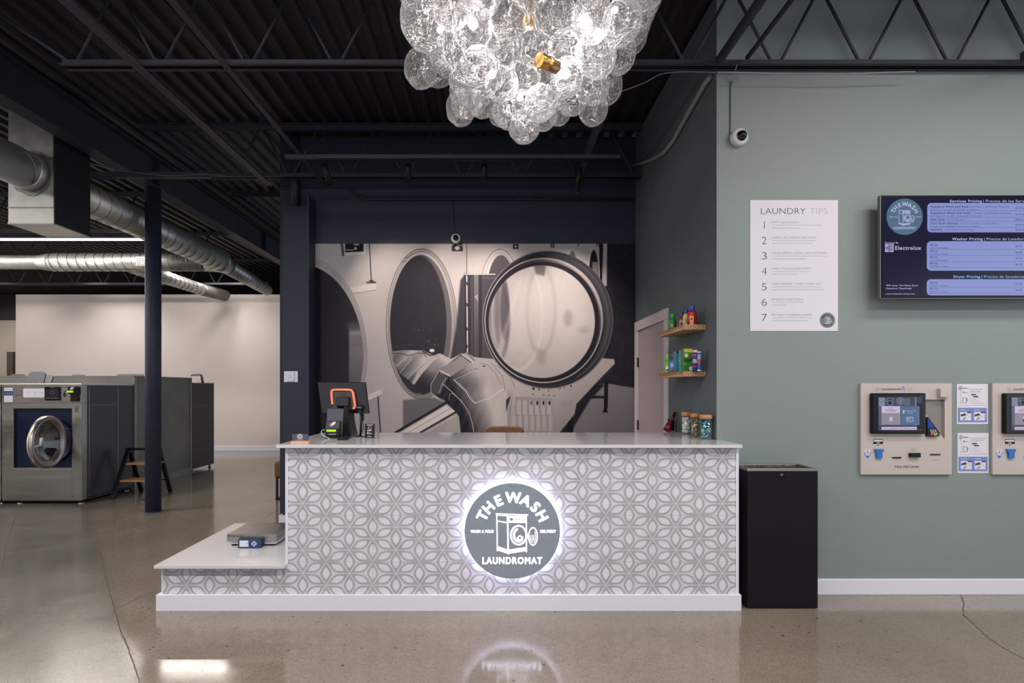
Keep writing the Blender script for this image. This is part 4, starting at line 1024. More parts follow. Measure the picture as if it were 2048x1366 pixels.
# ------------------------------------------------------------------ green wall: poster, television, kiosks, leaflets, camera
YP = YW - .003
def sheet(name, label, cat, x0, y0, x1, y1, group=None, Y=YP, mat=M_paper):
    t = thing(name, label, cat, (wx((x0 + x1) / 2, Y), Y, wz(y1, Y)), group)
    MB().box(wx(x0, Y), wx(x1, Y), Y, Y + .0025, wz(y1, Y), wz(y0, Y)).build('sheet', mat, t)
    return t
t = sheet('laundry_tips_poster', 'white LAUNDRY TIPS poster with seven numbered tips on the sage wall', 'poster', 1500.3, 400.2, 1676, 662)
mb = MB(); D = Draw(mb, wall_plane(YP), .0004)
D.text('LAUNDRY', 1522, 428.2, 12.4, 0, w=89, bold=-.012); D.text('TIPS', 1619.5, 428.2, 12.4, 2, w=35, bold=-.012)
tips = ['EMPTY ALL POCKETS', 'UNROLL ALL SLEEVES AND CUFFS', 'CLOSE ZIPPERS, HOOKS AND FASTENERS', 'UNBUTTON BLOUSES/SHIRTS', 'TURN GRAPHIC T-SHIRTS INSIDE OUT', 'SEPARATE EVERYTHING', 'PRE-TREAT STUBBORN STAINS']
wd = [55, 89, 111, 78, 100.5, 63, 80]; lw_ = [100, 88, 110, 78, 98, 63, 80]; sub_ = [57, 82, 68, 52, 104, 28, 72]
for i, s_ in enumerate(tips):
    y = 446.6 + i * 30.85
    D.text(str(i + 1), 1528.5, y + 10.8, 15, 0, align='c', w=[1.5, 9, 10, 10, 10, 10.5, 10][i], bold=-.015)
    D.text(s_, 1543, y, 4.1, 1, w=wd[i], bold=-.005); D.rect(1544, y + 3.5, 1544 + lw_[i], y + 4.1, 1); D.rect(1544, y + 8.8, 1544 + sub_[i], y + 10, 2)
D2 = D.sub(1654.8, 640.5, 15.3 / 100); logo(D2, 3, 4)
mb.build('printing', [M_ink, M_greyink, M_paleink, pm('badge_green', (98, 110, 110), .6), M_paper], t)

YV = 3.645
tv = thing('television', 'wall mounted flat television showing the services and washer price list', 'television', (wx(1920, YV), YV, wz(597, YV)))
tx1 = wx(1760.5, YV) + 1.235
MB().box(wx(1760.5, YV), tx1, YV, YV + .03, wz(597.5, YV), wz(390.2, YV)).build('frame', pm('tv_bezel_silver', (120, 120, 122), .3, .8), tv, bevel=.003)
MB().box(wx(1762, YV), tx1 - .005, YV - .001, YV + .001, wz(596, YV), wz(391.4, YV)).build('bezel', pm('tv_black', (10, 10, 12), .3, spec=.15), tv)
MB().box(2.95, 3.45, YV + .03, YW, 2.15, 2.6).build('wall_bracket', M_black, tv)
def em(name, col, s=1.0): return pm(name, tuple(x * .25 for x in col), .2, emit=col, es=s, spec=.12)
mb = MB(); D = Draw(mb, wall_plane(YV - .0012), .0004)
D.rect(1765, 394, (tx1 - .01) * F / YV + CX, 592.5, 0, 0)
D2 = D.sub(1809.2, 433.6, .363); logo(D2, 1, 2)
for (ya, yb_, xx) in ((406, 465, 1854.5), (482.5, 541.5, 1853.5), (558.5, 590.8, 1853.3)): D.rrect(xx, ya, 2120, yb_, 8, 3, 1)
def prow(y, a, b, h=4.4): 
    D.text(a, 1861, y, h, 4, 2, bold=.01); return
D.text('Services Pricing', 1899.5, 404.6, 5.0, 2, w=64, bold=.03); D.text('| Precios de los Servicios', 1966.5, 404.6, 5.0, 2, w=100)
D.text('Washer Pricing', 1904, 480.4, 5.0, 2, w=61, bold=.03); D.text('| Precios de Lavadoras', 1968.5, 480.4, 5.0, 2, w=86)
D.text('Dryer Pricing', 1907, 555.8, 5.0, 5, w=53, bold=.03); D.text('| Precios de Secadoras', 1963, 555.8, 5.0, 5, w=86)
for y, a, wa, b, wb, sub2, ws, pr in ((415.2, 'Standard Wash and Fold', 75.5, '| Lavado y Doblado Regular', 81, '24 Hour Turn Around | Completado en 24 Horas', 96, '$1.69 Per lb'), (428, 'Expedited Wash and Fold', 78, '| Lavado y Doblado Rapido', 80, 'Same Day Turn Around | Completado el Mismo Dia', 103, '$1.99 Per lb'),
                          (441, 'Fold Only', 29, '| Solo Doblar', 38, None, 0, '$.99 Per lb'), (448.8, 'Turn Over Service', 54, '| De la Lavadora a Secadora', 80, 'Includes Cost of Drying | Incluye costo de secado', 98, '$3.99 Per load'), (461.3, 'Delivery', 25, '| Servicio de Entrega', 60, None, 0, '$2.49 Per lb')):
    D.text(a, 1860.5, y, 4.1, 4, 2, w=wa, bold=.012); D.text(b, 1860.5 + wa + 2.5, y, 4.1, 6, 2, w=wb, bold=-.005)
    if sub2: D.text(sub2, 1860.5, y + 5, 2.2, 4, 2, w=ws)
    D.text(pr, 2031, y + (2.5 if sub2 else 0), 3.2, 4, 2)
for y in (421.5, 434.5, 442.7, 454.8, 464): D.rect(1860.5, y, 2110, y + .35, 4, 2)
for y, a, s2, pr in ((492, '18 Lb', '1-2 Loads | Cargas', '$3.75'), (504.2, '45 Lb', '3-5 Loads | Cargas', '$6.00'), (516.4, '60 Lb', '6-7 Loads | Cargas', '$7.75'), (528.6, '80 Lb', '8-9 Loads | Cargas', '$9.75'), (567.3, '50 Lb', '1-5 Loads | Cargas', '$1.50'), (579.5, '83 Lb', '6-9 Loads | Cargas', '$2.00')):
    D.text(a, 1859.5, y, 4.1, 4, 2, w=15.5); D.text(s2, 1859.5, y + 5, 2.2, 4, 2, w=36); D.text(pr, 2031, y + 2.2, 3.4, 4, 2, w=12.5); D.rect(1860, y + 6.6, 2110, y + 6.95, 4, 2)
D.text('Powered By', 1769.8, 487, 2.9, 2, 2, w=27, bold=.02)
D.rect(1770, 488, 1787, 504, 2, 2); D.ring(1778.5, 496, 7.4, 7, 1.1, 0, 3); D.poly([(1772.5, 496), (1780, 490.5), (1780, 501.5)], 0, 3); D.poly([(1775.5, 496), (1778.6, 493.6), (1778.6, 498.4)], 2, 4); D.rect(1781.4, 489.6, 1782.6, 502.4, 0, 3)
D.text('Electrolux', 1790, 499.5, 7.2, 2, 2, w=52, bold=.03)
D.text('Wifi name: The Wash Guest', 1772, 572.5, 3.1, 2, 2, w=64, bold=.02); D.text('Password: CleanFreak', 1772, 578.3, 3.1, 2, 2, w=51, bold=.02); D.text('www.thewash-texas.com', 1771.5, 589, 3, 2, 2, w=58, bold=.01)
mb.build('screen', [em('screen_navy', (34, 36, 66), .55), em('screen_teal', (88, 118, 142), .75), em('screen_white', (192, 192, 235), .75), em('screen_blue', (138, 148, 206), .85), em('screen_text', (40, 46, 88), .5), em('screen_pale_blue', (150, 185, 232), .8), em('screen_text_thin', (88, 98, 150), .7)], tv)

def kiosk(ox, label):
    Y = YW - .02
    t = thing('payment_kiosk', label, 'kiosk', (wx(1812 + ox, Y), YW, wz(948.5, Y)), 'wall kiosks')
    X = lambda x: wx(x + ox, Y)
    f = lambda px, py, d: W(px + ox, py, Y) + Vector((0, -d, 0))
    M_face = pm('kiosk_face', (178, 170, 168), .5)
    mb = MB(); fx0, fx1, fy0, fy1 = 1721.8, 1903.5, 766.5, 949
    hx0, hx1, hy0, hy1 = 1850.5, 1889.5, 799, 880
    def fb(xa, ya, xb, yb): mb.box(X(xa), X(xb), Y, YW - .001, wz(yb, Y), wz(ya, Y))
    fb(fx0, fy0, hx0, fy1); fb(hx1, fy0, fx1, fy1); fb(hx0, fy0, hx1, hy0); fb(hx0, hy1, hx1, fy1)
    mb.build('faceplate', M_face, t)
    mb = MB(); mb.box(X(hx0), X(hx1), YW - .0045, YW - .001, wz(hy1, Y), wz(hy0, Y), 0)
    D = Draw(mb, f, .0005)
    mb.add([f(hx0, 824, -.012), f(hx0, 880, .0), f(hx1, 880, .0), f(hx1, 880, -.014)], [(0, 1, 2), (0, 2, 3)], 1)
    mb.build('recess', [pm('kiosk_recess', (122, 118, 114), .5), M_face], t)
    # keypad terminal set in the recess
    mb = MB(); mb.prism([(X(1850.8), wz(834, Y)), (X(1853), wz(834, Y)), (X(1876), wz(866, Y)), (X(1875.5), wz(872, Y)), (X(1853), wz(873, Y)), (X(1850.8), wz(872, Y))], Y - .018, Y + .012, 'y')
    pt = mb.build('card_terminal', M_black, t, bevel=.002)
    mb = MB(); mb.flat([f(1851.2, 836, .0185), f(1852.6, 836, .0185), f(1866, 855.5, .0185), f(1851.2, 856.5, .0185)][::-1], 0)
    for r in range(3):
        for cc in range(3): D_ = Draw(mb, f, .0186); D_.rect(1856 + cc * 4.4 + r * 1.1, 859 + r * 3, 1859 + cc * 4.4 + r * 1.1, 860.6 + r * 3, 1, 1)
    D_ = Draw(mb, f, .0188); D_.rect(1857.5, 866.2, 1862, 869.8, 2, 1); D_.rect(1863.5, 868, 1869, 870.2, 3, 1); D_.rect(1869.5, 866.6, 1874, 869.5, 4, 1)
    mb.build('keypad', [em('blue_display', (30, 80, 180), .5), M_lightgrey, pm('red_key', (210, 40, 60), .5), pm('yellow_key', (220, 190, 50), .5), pm('green_key', (50, 130, 80), .5)], pt)
    # touch screen
    MB().box(X(1738.5), X(1844.5), Y - .035, Y, wz(867, Y), wz(786.3, Y)).build('screen_housing', pm('gloss_black', (13, 13, 17), .22, spec=.2), t, bevel=.008, seg=3)
    YY = .036; mb = MB(); D = Draw(mb, lambda a, b, d: f(a, b, d + YY), .0004)
    D.rect(1746, 793.5, 1837, 864, 0, 0); D.rect(1749, 794, 1836, 860, 1, 1)
    for x0, y0, x1, y1, m_ in ((1750, 795, 1762, 812, 2), (1763, 796, 1780, 804, 3), (1750, 813, 1756, 850, 3), (1768, 798, 1776, 808, 0), (1800, 796, 1812, 811, 3), (1822, 794, 1824, 850, 2), (1826, 806, 1836, 858, 0)): D.rect(x0, y0, x1, y1, m_, 2)
    D.ring(1772, 806, 5, 6.5, 1.2, 2, 3); D3 = D.sub(1792.5, 802, .082); D3.disc(0, 0, 100, 3, 3); D3.ring(0, 0, 92, 92, 7, 2, 4); D3.text('THE WASH', 0, -25, 20, 2, 4, w=110, align='c', bold=.03); D3.rect(-22, -10, 22, 34, 2, 4); D3.text('LAUNDROMAT', 0, 66, 16, 2, 4, w=110, align='c', bold=.03)
    D.rect(1755.5, 812, 1792, 825.5, 4, 4); D.rect(1755.5, 825.5, 1792.5, 849, 5, 4); D.rect(1793, 812, 1830.5, 849.5, 6, 4)
    D.text('Welcome', 1774, 816.5, 1.9, 0, 5, align='c', w=12); D.rect(1762, 819, 1786, 819.7, 0, 5); D.rect(1764, 821.3, 1784, 822, 0, 5)
    D.text('Touch Here To Get', 1812, 822.5, 2.1, 4, 5, align='c', w=22, bold=.02); D.text('New Card', 1812, 826.3, 2.1, 4, 5, align='c', w=11, bold=.02); D.rect(1797.5, 820, 1800.3, 826.5, 4, 5)
    D.rrect(1804.5, 833.5, 1818, 842.5, 1.2, 4, 5); D.rrect(1805.6, 834.6, 1816.9, 841.4, .8, 6, 6); D.rect(1807, 836, 1814, 837, 4, 7); D.rect(1807, 838.4, 1811.5, 839.3, 4, 7)
    D.rrect(1771, 833, 1776.8, 842, 1, 4, 5)
    if ox > 10: D.rect(1771, 837, 1777, 843, 7, 6)
    for x0, x1 in ((1755.3, 1767.3), (1768, 1793.3), (1794, 1810), (1810.7, 1825)): D.rect(x0, 853, x1, 858.8, 4, 4); D.rect(x0 + 2.5, 855.6, x1 - 2.5, 856.5, 0, 5)
    mb.build('touch_screen', [em('ts_dark', (34, 33, 48), .6), em('ts_grey', (70, 74, 96), .7), em('ts_blueish', (126, 134, 160), .8), em('ts_mid', (92, 98, 116), .8), em('ts_lilac', (205, 192, 222), .8), em('ts_warmgrey', (146, 140, 152), .8), em('ts_blue', (84, 110, 146), .8), em('ts_navy', (40, 70, 150), .8)], t)
    # printing, slots, stickers
    PM = [pm('grille_dots', (90, 84, 80), .6), pm('warm_grey_ink', (96, 88, 86), .6), pm('bright_blue', (30, 96, 176), .5), M_black, M_paper, M_lightgrey]
    def pr(): m_ = MB(); return m_, Draw(m_, f, .0004)
    for cx_ in (1754.5, 1819.5):
        mb, D = pr()
        for rr, nn in ((1.4, 6), (2.9, 12), (4.4, 18)):
            for k in range(nn): D.disc(cx_ + rr * math.cos(2 * math.pi * k / nn), 778.3 + rr * math.sin(2 * math.pi * k / nn), .38, 0, 1, n=6)
        mb.build('speaker_grille', PM, t)
    mb, D = pr()
    D.text('Laundroworks', 1763.5, 780.6, 5.4, 1, w=40.5, bold=.008); D.ring(1806, 774, 2.1, 2.1, .8, 2); D.ring(1808, 778, 2.4, 2.4, .9, 2); D.disc(1808.3, 783, .9, 2); mb.build('maker_lettering', PM, t); mb, D = pr()
    D.text('Value Add Center', 1789, 935.6, 5.4, 1, w=50, bold=.008); mb.build('title_lettering', PM, t); mb, D = pr()
    D.rect(1746.3, 878.3, 1766, 888, 3); D.rect(1747.3, 879.6, 1765, 883.2, 4, 2); D.rect(1753, 885, 1759.5, 886.4, 4, 2); D.poly([(1754, 890), (1757.5, 890), (1755.8, 893)], 3); mb.build('price_sticker', PM, t); mb, D = pr()
    D.rect(1730, 898.5, 1740, 917, 4); D.rect(1730.5, 899, 1739.5, 916.5, 5, 2); D.rect(1731.5, 911, 1738, 916, 2, 3); D.rect(1729.6, 905, 1730.8, 912, 2, 2); D.rect(1739.4, 905, 1740.6, 912, 2, 2); D.rect(1734.4, 901.5, 1735.6, 907, 3, 3); mb.build('card_sticker', PM, t)
    for x, wd_, s_ in ((1756.5, 13, 'CARD HOLDER'), (1793, 10, 'CARD SLOT'), (1827, 14, 'BILL ACCEPTOR'), (1870, 14, 'RECEIPT SLOT')):
        mb, D = pr(); D.text(s_, x, 921.3, 1.2, 1, align='c', w=wd_); mb.build('caption', PM, t)
    mb, D = pr(); D.text('INSERT BILL', 1826.5, 898, 1.2, 1, align='c', w=10); D.text('OR CHANGE CARD', 1826.5, 900.3, 1.2, 1, align='c', w=14); D.poly([(1825.5, 903.5), (1828, 903.5), (1826.7, 901.6)], 1); mb.build('caption', PM, t)
    mb = MB(); mb.prism([(X(1748), wz(898, Y)), (X(1765.5), wz(898, Y)), (X(1765.5), wz(902.5, Y)), (X(1762.5), wz(904, Y)), (X(1762.5), wz(916, Y)), (X(1751), wz(916, Y)), (X(1751), wz(904, Y)), (X(1748), wz(902.5, Y))], Y - .012, Y, 'y', 0)
    mb.build('card_slot', pm('bright_blue', (30, 96, 176), .5), t)
    mb = MB(); mb.box(X(1817), X(1837.5), Y - .02, Y, wz(914, Y), wz(905.5, Y)); mb.build('bill_acceptor', M_black, t, bevel=.002)
    MB().box(X(1784), X(1802.5), Y - .002, Y, wz(917, Y), wz(914, Y)).build('receipt_slot', M_black, t); MB().box(X(1860), X(1880), Y - .004, Y, wz(910.5, Y), wz(907.5, Y)).build('voucher_slot', pm('slot_blueblack', (40, 46, 62), .4), t)
    mb = MB(); mb.box(X(1874), X(1893), Y - .03, Y, wz(794, Y), wz(777, Y)); mb.build('camera_hood', M_face, t, bevel=.002)
    return t
kiosk(0, 'beige Value Add Center payment kiosk set in the sage wall, fully in view')
kiosk(263.5, 'beige payment kiosk cut off by the right edge, right of the leaflets')

def leaflet(y0, x0, label, head):
    t = sheet('instruction_leaflet', label, 'leaflet', x0, y0, x0 + 62.2, y0 + 80.3, 'leaflets between the kiosks')
    mb = MB(); D = Draw(mb, wall_plane(YP), .0004).sub(x0, y0, 1)
    D.rect(2, 47.5, 60, 76.5, 0); 
    for x in (6.3, 34):
        D.rrect(x, 56, x + 22, 72.8, 1.2, 4, 2); D.rect(x, 51, x + 12, 51.8, 4, 2); D.rect(x, 53, x + 18, 53.7, 3, 2)
        D.poly([(x + 1, 61), (x + 10, 58), (x + 12, 63), (x + 1, 65)], 1, 3); D.poly([(x + 3, 72), (x + 8, 66), (x + 13, 66), (x + 9, 72)], 3, 3); D.line([(x + 11, 60), (x + 20, 67)], .8, 3, 3); D.rrect(x + 13.5, 55.5, x + 22.5, 58.3, 1, 1, 3)
    D.disc(7, 8.3, 4.6, 3, 1, n=20); D.ring(7, 8.3, 3.6, 3.6, .5, 4, 2, n=20)
    D.rrect(7, 8.5, 25.5, 43.8, 2.5, 3, 1); D.rrect(7.5, 9, 25, 43.3, 2.2, 4, 2); D.rect(10.5, 8, 21, 9.2, 1, 3)
    D.rect(10.5, 15.5, 15, 16.6, 1, 3); D.rect(10.5, 17, 22, 17.9, 2, 3); D.rrect(11, 27, 19, 38.5, 1.4, 1, 3); D.rrect(11.8, 27.8, 18.2, 37.7, 1, 4, 4); D.poly([(16, 39), (21, 34), (21, 29.5), (19, 28)], 0, 3)
    for k, s_ in enumerate(head): D.text(s_, 27, 11.2 + k * 3.8, 2, 2, 3, w=(24 if k == 0 else 19) + (6 if y0 > 800 else 0))
    D.rect(27, 17, 47, 17.3, 2, 3); D.rrect(28.5, 20, 38.5, 22.6, .6, 1, 3); D.rrect(32.5, 24, 43, 26.6, .6, 1, 3)
    for k, wd_ in enumerate((11, 17, 25, 30)): D.rect(28.5, 30 + k * 4, 28.5 + wd_, 30.5 + k * 4, 3, 3)
    mb.build('printing', [pm('leaflet_blue', (102, 122, 186), .5), M_ink, M_greyink, pm('leaflet_grey', (150, 150, 156), .6), M_paper], t)
leaflet(768, 1913.7, 'upper white and blue instruction leaflet between the two kiosks', ('Start Machines', 'with an App'))
leaflet(866, 1915, 'lower white and blue instruction leaflet between the two kiosks', ('Check Progress and', 'view App history'))

M_camw = pm('camera_white', (198, 196, 200), .35)
def dome_cam(px, py, r, Y, label, ty):
    q = W(px, py, Y); rr = r * Y / F
    t = thing('security_camera', label, 'security camera', q, 'dome cameras')
    Mx = Matrix.Rotation(math.pi / 2 + .0, 3, 'X') @ Matrix.Rotation(ty, 3, 'Y')
    MB().lathe([(rr * .98, 0), (rr, .006), (rr, .03), (rr * .93, .045), (rr * .6, .05)], q, 36, M=Mx).build('base_ring', M_camw, t)
    MB().lathe([(rr * .62, .045), (rr * .6, .055), (rr * .48, .072), (rr * .25, .086), (.001, .09)], q, 28, M=Mx).build('dome', pm('smoked_dome', (14, 13, 18), .08), t)
    return t
dome_cam(1474.5, 278, 17, YW, 'white dome security camera high on the sage wall', .15)
dome_cam(912, 478.5, 9.6, YB, 'small white dome security camera on the navy wall above the mural', 0)
sag([W(1474, 128, 3.66), W(1468, 146, 3.7), W(1457, 150, 3.735), W(1456, 158, 3.74), W(1466, 163, 3.74), W(1478, 156, 3.74), W(1475, 148, 3.735)], .003, 'cable', 'coiled black cable loop hanging from the joist above the camera', M_greyink)
sag([W(1464, 160, 3.75), W(1461, 180, 3.752), W(1461, 230, 3.752), W(1460, 268, 3.752)], .004, 'camera_cable', 'grey cable running down the sage wall into the dome camera', pm('sage_cable', (70, 78, 76), .5))
sag([W(905, 398, YB - .02), W(908, 425, YB - .01), W(909, 450, YB - .008), W(912, 470, YB - .008)], .003, 'camera_cable', 'thin cable dropping down the navy wall to the small dome camera', M_black)

q = W(582.5, 753.5, 5.705)
t = thing('wall_thermostat', 'white square thermostat with pale screen on the navy pier', 'thermostat', q)
k = 5.705 / F
MB().box(q.x - 13.8 * k, q.x + 13.8 * k, 5.693, 5.705, q.z - 11 * k, q.z + 11 * k).build('back_plate', M_white, t, bevel=.004)
MB().box(q.x - 8 * k, q.x + 7.5 * k, 5.678, 5.693, q.z - 9 * k, q.z + 8.6 * k).build('body', M_white, t, bevel=.003)
MB().box(q.x - 5 * k, q.x + 4 * k, 5.677, 5.679, q.z - 4 * k, q.z + 4 * k).build('screen', pm('pale_blue_screen', (185, 205, 222), .3), t)
# ------------------------------------------------------------------ things on the counter
zt = zt_
def at_top(px, py):          # point of the countertop seen at a pixel
    Y = (H - zt) * F / (py - CY); return Vector((wx(px, Y), Y, zt))
# card holder
b = at_top(599, 888.3); Y = b.y
t = thing('card_holder', 'dark business card holder with badge on a light wood block, left end of countertop', 'card holder', (b.x, Y + .02, zt))
x0, x1 = wx(581, Y), wx(617, Y)
MB().box(x0, x1, Y, Y + .045, zt, wz(882.5, Y)).build('wood_base', pm('pinkish_wood', (206, 162, 134), .5, var=.06, stretch=(1, 1, 18)), t, bevel=.001)
Yc = Y + .025
mb = MB(); mb.box(wx(584.5, Yc), wx(615.5, Yc), Yc, Yc + .012, wz(882, Yc), wz(868.5, Yc)); mb.build('cards', pm('slate_card', (70, 76, 92), .5), t)
mb = MB(); q = W(600, 873, Yc); s_ = 5.2 * Yc / F; D = Draw(mb, lambda a, b_, d: Vector((q.x + a * s_ / 100, Yc - .001 - d, q.z - b_ * s_ / 100)), .0002)
D.disc(0, 0, 100, 0, 1); D.ring(0, 0, 60, 60, 14, 1, 2); D.rect(-25, -25, 25, 30, 1, 2); D.text('LAUNDROMAT', 0, 145, 30, 0, 1, align='c', w=280)
mb.build('print', [M_lightgrey, pm('slate_card', (70, 76, 92), .5)], t)

# point of sale terminal, seen from behind
Yp = 4.22
t = thing('pos_terminal', 'black point of sale monitor with orange handle seen from behind', 'cash register', (wx(688, Yp), Yp, zt))
def quad_slab(pts, Y0, dy, th, mi=0):
    """slab from four photo corners; top is dy further back than the bottom"""
    ys = [p[1] for p in pts]; ymn, ymx = min(ys), max(ys); out = []
    for px, py in pts: yy = Y0 + dy * (ymx - py) / (ymx - ymn); out.append(W(px, py, yy))
    return out
def slab(mb, pts, Y0, dy, th, mi=0):
    P = quad_slab(pts, Y0, dy, th); n = len(P); Q = [p + Vector((0, th, 0)) for p in P]
    mb.add(P + Q, [tuple(range(n)), tuple(range(2 * n - 1, n - 1, -1))] + [(i, n + i, n + (i + 1) % n, (i + 1) % n) for i in range(n)], mi, False)
mb = MB(); slab(mb, [(644, 826.3), (738.5, 826.8), (731, 764.3), (634.5, 764)], Yp - .03, .10, .022)
mb.build('monitor', pm('monitor_shell', (11, 15, 27), .4, spec=.15), t, bevel=.004)
mb = MB(); slab(mb, [(661, 822), (712, 822), (707, 778), (662, 778)], Yp - .055, .07, .03); mb.build('rear_housing', M_black, t, bevel=.01)
mb = MB(); P = []
def oq(px, py): return W(px, py, Yp - .062 + .085 * (818 - py) / 40 * .8)
path = [(664.5, 808), (662.8, 790), (662.8, 784), (664.5, 780.2), (668.5, 779.3), (698, 779.3), (703, 780.5), (705.8, 785), (708.2, 800), (710, 813), (707.5, 816.5), (702, 816.2)]
for i in range(len(path) - 1):
    a, b_ = Vector(path[i] + (0,)), Vector(path[i + 1] + (0,)); d = (b_ - a); d = d / d.length; n_ = Vector((-d.y, d.x, 0)) * 2.1
    c_ = [a + n_ - d * .8, b_ + n_ + d * .8, b_ - n_ + d * .8, a - n_ - d * .8]; fr = [oq(p.x, p.y) for p in c_]; bk_ = [p + Vector((0, .018, 0)) for p in fr]
    mb.add(fr + bk_, [(0, 1, 2, 3), (7, 6, 5, 4), (0, 4, 5, 1), (1, 5, 6, 2), (2, 6, 7, 3), (3, 7, 4, 0)])
mb.build('orange_handle', pm('orange_plastic', (232, 104, 60), .4), t)
mb = MB(); q = oq(683.3, 790); mb.text('SUNMI', q.x, q.z, .011, q.y - .012, w=.058, align='c', bold=.03); mb.build('lettering', M_lightgrey, t)
mb = MB(); slab(mb, [(671, 812), (697, 812), (697.5, 794), (671.5, 794)], Yp - .075, .02, .04); mb.build('neck', pm('neck_black', (24, 26, 34), .4, spec=.2), t, bevel=.003)
mb = MB()
ba = [W(652, 876.5, 4.05), W(705, 876, 4.05), W(694, 817, 4.14), W(653.5, 816, 4.14)]
for p in ba[:2]: p.z = zt + .0005
bb = [p + Vector((.0, .16, 0)) for p in ba]
mb.add(ba + bb, [(0, 1, 2, 3), (7, 6, 5, 4), (0, 4, 5, 1), (1, 5, 6, 2), (2, 6, 7, 3), (3, 7, 4, 0)]); mb.build('stand', pm('stand_slate', (46, 50, 68), .4, spec=.3), t, bevel=.006)
mb = MB(); mb.prism([(wx(690, 4.12), zt + .0005), (wx(706.5, 4.12), zt + .0005), (wx(702, 4.12), wz(814, 4.12)), (wx(694, 4.12), wz(812, 4.12))], 4.03, 4.2, 'y'); mb.build('printer_housing', M_black, t, bevel=.004)

# loyalty card reader with green display
b = at_top(664, 877); Y = b.y
t = thing('card_reader', 'small black tap reader with lit green display in front of the monitor stand', 'card reader', (b.x, Y + .04, zt))
x0, x1 = wx(650.5, Y), wx(678, Y)
MB().box(x0, x1, Y, Y + .07, zt, wz(869, Y)).build('foot', M_black, t, bevel=.002)
M_rd = pm('reader_black', (28, 30, 38), .4, spec=.25)
MB().prism([(Y + .0, wz(869, Y)), (Y + .0, wz(857, Y)), (Y + .03, wz(842.5, Y + .03)), (Y + .07, wz(842.5, Y + .03)), (Y + .07, wz(869, Y))], x0, x1, 'x').build('body', M_rd, t, bevel=.002)
mb = MB(); D = Draw(mb, lambda a, b_, d: W(a, b_, Y) + Vector((0, -d, 0)), .0008); D.rect(652, 858, 673, 864.5, 1, 1); D.rect(653, 859, 672, 863.6, 0, 2)
mb.build('display', [pm('green_lcd', (120, 150, 20), .4, emit=(150, 205, 20), es=.9), M_black], t)
mb = MB(); f2 = lambda a, b_, d: (lambda YY: W(a, b_, YY) + Vector((0, -d, 0)))(Y + .03 * (857 - b_) / 14.5); D = Draw(mb, f2, .0012)
D.poly([(661.5, 849), (667, 843.5), (671.5, 843.2), (671, 846.5), (666, 851)], 0); D.ring(662.3, 849.8, 3.2, 2.6, .7, 0); D.line([(661, 852.5), (663.5, 852.5)], 1, 0); D.rect(657, 868, 672, 868.7, 0)
mb.build('symbol', M_paper, t)
sag([W(650.5, 860, Y + .03), W(645, 860.5, Y + .02), W(642.5, 866, Y + .01), W(648, 872, Y - .01), Vector((wx(661, Y), Y - .02, zt + .003))], .0022, 'charging_cable', 'white cable looping out of the left side of the card reader', M_white)

# handheld terminal lying on the counter
b0, b1, b2, b3 = at_top(674, 880.8), at_top(695, 880.8), at_top(701.5, 874.6), at_top(684.5, 874.6)
t = thing('handheld_terminal', 'flat black handheld terminal lying on the countertop beside the card reader', 'phone', b0.lerp(b2, .5))
mb = MB(); P = [b0, b1, b2, b3]; Q = [p + Vector((0, 0, .011)) for p in P]
mb.add(P + Q, [(3, 2, 1, 0), (4, 5, 6, 7), (0, 1, 5, 4), (1, 2, 6, 5), (2, 3, 7, 6), (3, 0, 4, 7)]); mb.build('body', M_black, t, bevel=.003)
c_ = sum(Q, Vector()) / 4; MB().flat([c_ + (p - c_) * .86 + Vector((0, 0, .0006)) for p in Q]).build('screen', pm('phone_glass', (60, 64, 72), .08), t)

# barcode scanner on its stand
b = at_top(721, 874); Y = b.y
t = thing('barcode_scanner', 'black barcode scanner on a slim stand right of the monitor', 'scanner', b)
MB().lathe([(.032, 0), (.032, .004), (.01, .009)], b, 24).build('stand_foot', pm('dull_chrome', (110, 110, 116), .3, 1.0), t)
MB().tube([b, W(722, 850, Y), W(721.5, 825, Y)], .0085, 10).build('stand_pole', M_black, t)
mb = MB(); c0 = W(721, 815, Y); mb.lathe([(.012, -.02), (.034, -.012), (.038, .0), (.034, .014), (.01, .02)], c0, 24, sx=1.0); mb.tube([c0 + Vector((.012, .01, -.01)), W(725, 834, Y + .03), W(724, 842, Y + .03)], .012, 10); mb.build('scan_head', M_black, t)
MB().box(c0.x - .016, c0.x + .014, Y - .039, Y - .034, c0.z - .004, c0.z + .004).build('scan_window', pm('blue_window', (60, 90, 130), .2), t)
sag([W(724, 842, Y + .03), W(727, 852, Y + .02), W(725, 862, Y + .01), W(720, 870, Y), at_top(712, 873) + Vector((0, 0, .003)), at_top(700, 875.5) + Vector((0, 0, .003))], .0028, 'scanner_cable', 'black cable curling from the scanner down to the countertop', M_black)
sag([W(680, 848, 4.04), W(690, 845, 4.0), W(698, 846, 3.99), W(708, 858, 3.97), at_top(719, 872) + Vector((0, 0, .003))], .0018, 'reader_cable', 'thin black cable arching from the card reader to the scanner stand', M_black)

